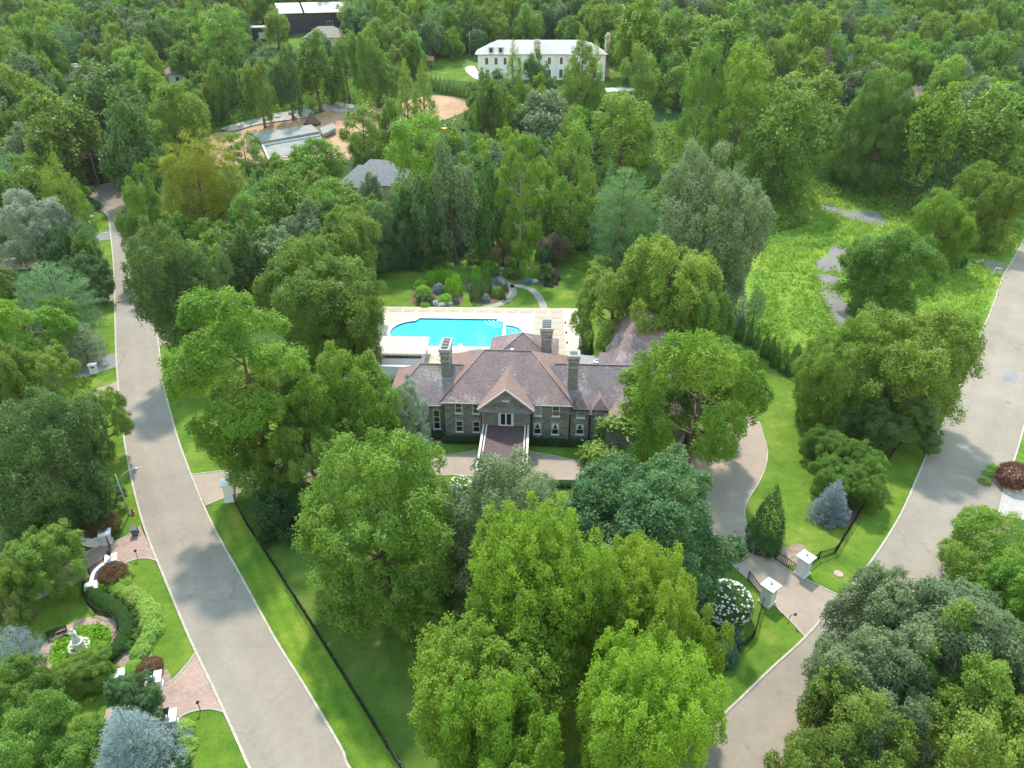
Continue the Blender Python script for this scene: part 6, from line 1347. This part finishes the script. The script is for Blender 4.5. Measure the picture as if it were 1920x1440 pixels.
# garden paths
def path(px, wd): sheet('garden_path', ribbon(spline(GP(px), 6), wd), .05, 'path_stone')
zz = lambda L_: [(640 + a / 3, 400 + b / 3) for a, b in L_]
path(zz([(720, 540), (860, 520), (930, 490), (965, 450), (955, 415), (910, 380), (880, 350), (900, 330)]), 1.5); path(zz([(950, 410), (1010, 412), (1065, 428), (1100, 455), (1125, 495), (1140, 535)]), 1.5)
for L_ in ([(405, 420), (480, 380), (560, 390), (660, 440), (690, 470), (650, 520), (420, 525)], [(700, 400), (740, 370), (830, 360), (900, 370), (945, 420), (930, 480), (850, 505), (740, 500)], [(915, 330), (960, 270), (1080, 250), (1200, 280), (1235, 370), (1200, 420), (1100, 400), (980, 390)]):
    sheet('mulch_bed', spline(GP(zz(L_)), 4, True), .04, 'mulch')
def boulder(label, u, v, q, group='boulders in the pool garden'):
    bm = bmesh.new(); bmesh.ops.create_icosphere(bm, subdivisions=2, radius=1); rr = random.Random(u)
    for vv in bm.verts: vv.co *= 1 + rr.uniform(-.14, .14); vv.co.z *= .55
    me = bpy.data.meshes.new('boulder'); bm.to_mesh(me); bm.free(); x, y = G(u, v); o = link('boulder', me, 'rock', None, (x, y, gz(y) + .2 * q), (0, 0, u), (q, q * .75, q)); tag(o, label, 'boulder', group)
for k, (a, b, q) in enumerate(((530, 512, 1.1), (570, 520, 1.0), (610, 512, .9), (1088, 388, 1.0), (905, 318, .9), (650, 490, .7))): boulder(['grey boulder at the front left of the left bed', 'low boulder before the flat yellow mound', 'boulder right below the flat yellow mound', 'pale boulder beside the blue globe of the right bed', 'rounded boulder at the fork of the path', 'small boulder near the grey mound'][k], 640 + a / 3, 400 + b / 3, q)
rg = random.Random(3)
for k, (u, v, q) in enumerate(((452, 240, 1.2), (470, 232, 1.0), (500, 226, 1.5), (522, 222, 1.1), (548, 214, 1.6), (565, 210, 1.3), (610, 204, 1.7), (640, 200, 2.0), (660, 205, 1.6), (430, 246, 1.1))): boulder('blasted grey rock on the rubble bank, %s from its left end' % wd_[k], u, v, q, 'rocks on the rubble bank')
x, y = G(586, 232); o = MB().lathe([(3.0, 0), (2.2, .8), (1.2, 2.0), (.8, 3.2), (.3, 3.6)], n=14).build('earth_mound', 'mulch', None, True, (x, y, gz(y) - .1)); tag(o, 'conical brown earth mound with weeds on top at the red earth', 'mound')

# ------------------------------------------------------------------ the woods: every tree its own object, none on a clearing
CLEAR = [GP(p) for p in ([(370, 320), (380, 250), (500, 205), (570, 170), (650, 140), (740, 160), (890, 180), (890, 210), (800, 240), (720, 260), (700, 300), (540, 310)], [(150, 420), (150, 345), (300, 335), (300, 420)], [(205, 340), (210, 470), (215, 700), (440, 1440), (760, 1440), (300, 520), (265, 400)],
    [(1225, 600), (1260, 300), (1240, 225), (1330, 215), (1420, 330), (1545, 270), (1640, 330), (1760, 400), (1850, 390), (1960, 370), (2200, 900), (1700, 1500), (1000, 1600), (700, 1500), (380, 950), (330, 640), (500, 640), (690, 560), (690, 500), (800, 490), (960, 455), (1080, 470), (1130, 500)],
    [(890, 165), (890, 100), (1150, 100), (1150, 165)], [(780, 150), (780, 118), (900, 112), (900, 160)], [(455, 90), (475, 45), (650, 40), (660, 100)], [(640, 400), (640, 330), (760, 330), (760, 400)], [(1690, 185), (1690, 158), (1745, 158), (1745, 185)], [(-100, 460), (120, 460), (240, 900), (480, 1440), (400, 1600), (-200, 1600)], [(1130, 205), (1135, 120), (1175, 120), (1175, 205)], [(1540, 290), (1540, 200), (1600, 200), (1600, 290)], [(20, 430), (110, 480), (200, 470), (205, 410), (140, 400)])]
KEEP = [(640, 300, 745, 352, 185), (523, 0, 645, 55, 318), (480, 40, 545, 70, 318), (570, 50, 655, 88, 296), (897, 74, 1140, 128, 280), (430, 228, 640, 300, 215), (400, 205, 700, 235, 232), (770, 104, 900, 150, 286), (170, 340, 260, 420, 190), (310, 122, 350, 150, 275), (112, 124, 178, 142, 285), (1700, 160, 1742, 200, 262), (380, 240, 480, 312, 205), (400, 188, 560, 230, 235), (560, 150, 740, 205, 255), (1230, 195, 1312, 330, 250), (1560, 290, 1700, 390, 170), (1540, 212, 1592, 285, 230), (440, 185, 745, 205, 245), (800, 180, 870, 205, 270), (1130, 120, 1170, 165, 270)]
SPEC = [('Fround', 'mid', 'ash_tree', 'mid green tree', 24), ('Fround', 'bright', M_, 'bright green rounded tree', 22), ('Fwide', 'mid', 'linden_tree', 'wide green tree', 16), ('Fround', 'dark', O_, 'dark green tree', 13), ('Ftall', 'bright', TU, 'tall light green tree', 13), ('Fround', 'grey', 'chestnut_tree', 'grey green tree', 11), ('Fpine', 'pine', P_, 'blue green pine', 7), ('Fround', 'goldgreen', M_, 'yellowish tree', 5), ('Fwide', 'deep', 'beech_tree', 'spreading deep green tree', 9), ('Fcone', 'bright', CY, 'pointed light green tree', 3), ('Fairy', 'mid', 'broadleaf_tree', 'thin open tree', 6), ('Ftall', 'mid', TU, 'tall mid green tree', 9), ('Fspruce', 'pine', SP, 'dark spruce', 2), ('Fround', 'olive', 'hickory_tree', 'olive green tree', 8)]  # names in the woods assigned by crown shape and leaf colour, species not identified
MARKS = [('the turning circle', G(210, 370)), ('the concrete foundation', G(540, 270)), ('the red earth', G(640, 215)), ('the grey roofed house', G(700, 360)), ('the black house', G(560, 55)), ('the brown roof', G(612, 85)), ('the white mansion', G(1010, 140)), ('the play tower', G(792, 125)), ('the yellow tree', G(307, 140)), ('the flat roofed house', G(148, 145)), ('the pinkish roof', G(1725, 195)), ('the purple tree', G(1650, 140)), ('the layered beech', G(1465, 360)), ('the willow', G(420, 150)), ('the tall tulip tree', G(985, 465)), ('the weedy lot', G(1500, 330)), ('the golden cypress', G(380, 450)), ('the long grey roof', G(1075, 40)), ('the small bright lawn', G(1568, 240)), ('the upper blue spruce', G(1590, 150))]
rng = random.Random(11); pool_ = []
for s in SPEC: pool_ += [s] * s[4]
cells = {}
def near(x, y, q):
    for (a, b, r2, _) in TREES:
        if abs(a - x) < q + r2 and abs(b - y) < q + r2 and (a - x) ** 2 + (b - y) ** 2 < (.58 * (q + r2)) ** 2: return True
    return False
cand = [(rng.uniform(-1, 1), rng.random()) for _ in range(9000)]
WOOD = []
for a, b in cand:
    y = 128 + 300 * b ** .8; x = a * (.80 * y + 12)
    if y > 445: continue
    if any(inside((x, y), p) for p in CLEAR): continue
    s = rng.choice(pool_); R = rng.uniform(4.6, 7.6) * (1.0 if y > 220 else .85); asp = {'Ftall': 1.35, 'Fpine': 1.4, 'Fcone': 1.7, 'Fspruce': 1.8, 'Fwide': .85}.get(s[0], 1.05)
    if s[0] in ('Ftall', 'Fpine', 'Fcone', 'Fspruce'): R *= .8
    B = R * asp * rng.uniform(.9, 1.15)
    if near(x, y, R): continue
    z1 = gz(y) + 2.3 * B; u, v, dep = proj(x, y, z1); u0, v0, _ = proj(x, y, gz(y) + B * .3); w_ = R / dep * F
    if u + w_ < -60 or u - w_ > 1980 or v0 < -30: continue
    if any(y < K[4] and u + w_ * .8 > K[0] and u - w_ * .8 < K[2] and v < K[3] and v0 > K[1] for K in KEEP): continue
    TREES.append((x, y, R, z1)); WOOD.append((x, y, R, B, s))
# leave out the trees of which nothing can be seen from the drone: near ones first, each crown covering what lies behind it
seen = np.zeros((372, 492), bool); Yg, Xg = np.mgrid[0:372, 0:492]; allt = [(t[1], None, t) for t in TREES[:-len(WOOD)]] + [(wd[1], wd, None) for wd in WOOD]; keepw = []
for yy, wd, tt in sorted(allt, key=lambda q: q[0]):
    x, y, R = (wd[0], wd[1], wd[2]) if wd else tt[:3]; B = wd[3] if wd else max(.8, (tt[3] - gz(y)) / 2.2)
    if y < 5: continue
    u, v, dep = proj(x, y, gz(y) + 1.35 * B); a = R / dep * F / 4; b = B * .95 / dep * F / 4; e = ((Xg - 6 - u / 4) / max(a, .5)) ** 2 + ((Yg - 6 - v / 4) / max(b, .5)) ** 2
    full, core = e < .95, e < .6
    if wd:
        if not full.any() or (~seen[full]).mean() < .05: continue
        keepw.append(wd)
    seen |= core
WOOD = keepw
labels = {}
for i, (x, y, R, B, s) in enumerate(WOOD):
    ms = sorted(MARKS, key=lambda m: (m[1][0] - x) ** 2 + (m[1][1] - y) ** 2)[:2]
    m, (mx, my) = ms[0]; dx, dy = x - mx, y - my
    rel = ('behind' if dy > 0 else 'in front of') if abs(dy) > abs(dx) else ('right of' if dx > 0 else 'left of')
    dist = math.hypot(dx, dy); how = 'just ' if dist < 18 else ('' if dist < 40 else 'well ')
    lb = '%s %s%s %s' % (s[3], how, rel, m)
    lb = lb.replace('in front of', 'before'); labels.setdefault(lb, []).append(i)
LAB = {}
ordn = ['nearest', 'second nearest', 'third nearest', 'fourth nearest', 'fifth nearest', 'sixth nearest', 'seventh nearest', 'eighth nearest', 'ninth nearest', 'tenth nearest', 'eleventh nearest', 'twelfth nearest', 'thirteenth nearest', 'fourteenth nearest', 'fifteenth nearest', 'sixteenth nearest', 'seventeenth nearest', 'eighteenth nearest', 'nineteenth nearest', 'twentieth nearest']
for lb, ids in labels.items():
    ids.sort(key=lambda i: WOOD[i][1])
    for k, i in enumerate(ids): LAB[i] = lb if len(ids) == 1 else '%s, %s such' % (lb, ordn[min(k, len(ordn) - 1)])
LONG = [l for l in LAB.values() if len(l.replace(',', '').split()) > 16]
n0 = len(TREES)
print('WOOD', len(WOOD), 'LONG', LONG[:3])
for i, (x, y, R, B, s) in enumerate(WOOD): put_tree(s[2], LAB[i], 'tree', x, y, R, B, s[0], s[1], 'trees of the surrounding woods', bark='pale_bark' if s[0] in ('Fairy',) else 'bark')
# ------------------------------------------------------------------ undergrowth and weeds
def scatter(name, label, polys, N, k, Ln, Wd, mat, seed, avoid=(), hz=.3, spread=.8):
    r = np.random.default_rng(seed); P = []
    bx = [(min(p[0] for p in q), max(p[0] for p in q), min(p[1] for p in q), max(p[1] for p in q)) for q in polys]; tries = 0
    while len(P) < N and tries < N * 12:
        tries += 1; j = tries % len(polys); b = bx[j]; x, y = r.uniform(b[0], b[1]), r.uniform(b[2], b[3])
        if not inside((x, y), polys[j]) or any(inside((x, y), q) for q in avoid): continue
        nz = math.sin(x * .35 + seed) * math.sin(y * .29) + math.sin(x * .11 + y * .17)
        P.append((x, y, gz(y) + hz * r.uniform(.1, 1) * (1 + .5 * nz), nz))
    P = np.array(P); T_ = np.clip(.5 + .25 * P[:, 3], 0, 1)
    me = leaf_mesh(name, P[:, :3], unit(np.tile([0, 0, 1.0], (len(P), 1)) + r.normal(size=(len(P), 3)) * .5), k, Ln, Wd, spread, r, T_, off=.7)
    o = link(name, me, mat); o['kind'] = 'stuff'; o['label'] = label; return o
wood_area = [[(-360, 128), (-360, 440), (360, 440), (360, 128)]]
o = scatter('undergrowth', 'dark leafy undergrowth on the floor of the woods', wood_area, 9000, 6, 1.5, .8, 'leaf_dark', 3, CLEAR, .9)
WEED = GP([(1400, 640), (1500, 690), (1680, 790), (1763, 800), (1785, 745), (1815, 663), (1850, 577), (1893, 480), (1920, 425), (1850, 390), (1760, 395), (1640, 325), (1560, 285), (1440, 355), (1300, 330), (1330, 230), (1240, 235), (1230, 300), (1260, 380), (1420, 480)])
PATCH = [GP(p) for p in ([(1536, 384), (1590, 394), (1640, 397), (1665, 413), (1652, 422), (1590, 410)], [(1530, 487), (1562, 460), (1600, 478), (1585, 512), (1530, 500)], [(1533, 514), (1572, 519), (1572, 536), (1537, 528)], [(1538, 540), (1600, 575), (1601, 618), (1572, 610)], [(1842, 490), (1886, 490), (1878, 515), (1842, 502)])]
scatter('weeds', 'tall bright weeds covering the vacant lot', [WEED], 9000, 6, .75, .3, 'leaf_bright', 5, PATCH, .45)
scatter('brambles', 'darker bramble patches across the upper weedy lot', [GP([(1440, 350), (1560, 285), (1640, 325), (1760, 400), (1740, 420), (1660, 400), (1560, 370)]), GP([(1240, 235), (1330, 230), (1310, 330), (1260, 360)]), GP([(1410, 380), (1500, 375), (1510, 420), (1440, 440)]), GP([(1850, 395), (1915, 430), (1885, 480), (1800, 470)])], 4200, 6, .9, .5, 'leaf_mid', 6, PATCH, .8)
scatter('slope_weeds', 'rough weeds on the grassy slope above the red earth', [GP([(390, 225), (420, 215), (500, 192), (570, 168), (640, 150), (745, 168), (745, 190), (640, 190), (540, 210), (400, 245)])], 2600, 5, 1.0, .4, 'leaf_bright', 7, (), .7)
scatter('circle_planting', 'bright green ground cover inside the round walk', [[(cxy[0] + r_in * .95 * math.cos(a * .26), cxy[1] + r_in * .95 * math.sin(a * .26)) for a in range(24)]], 500, 5, .35, .2, 'leaf_topiary', 8, (), .25)
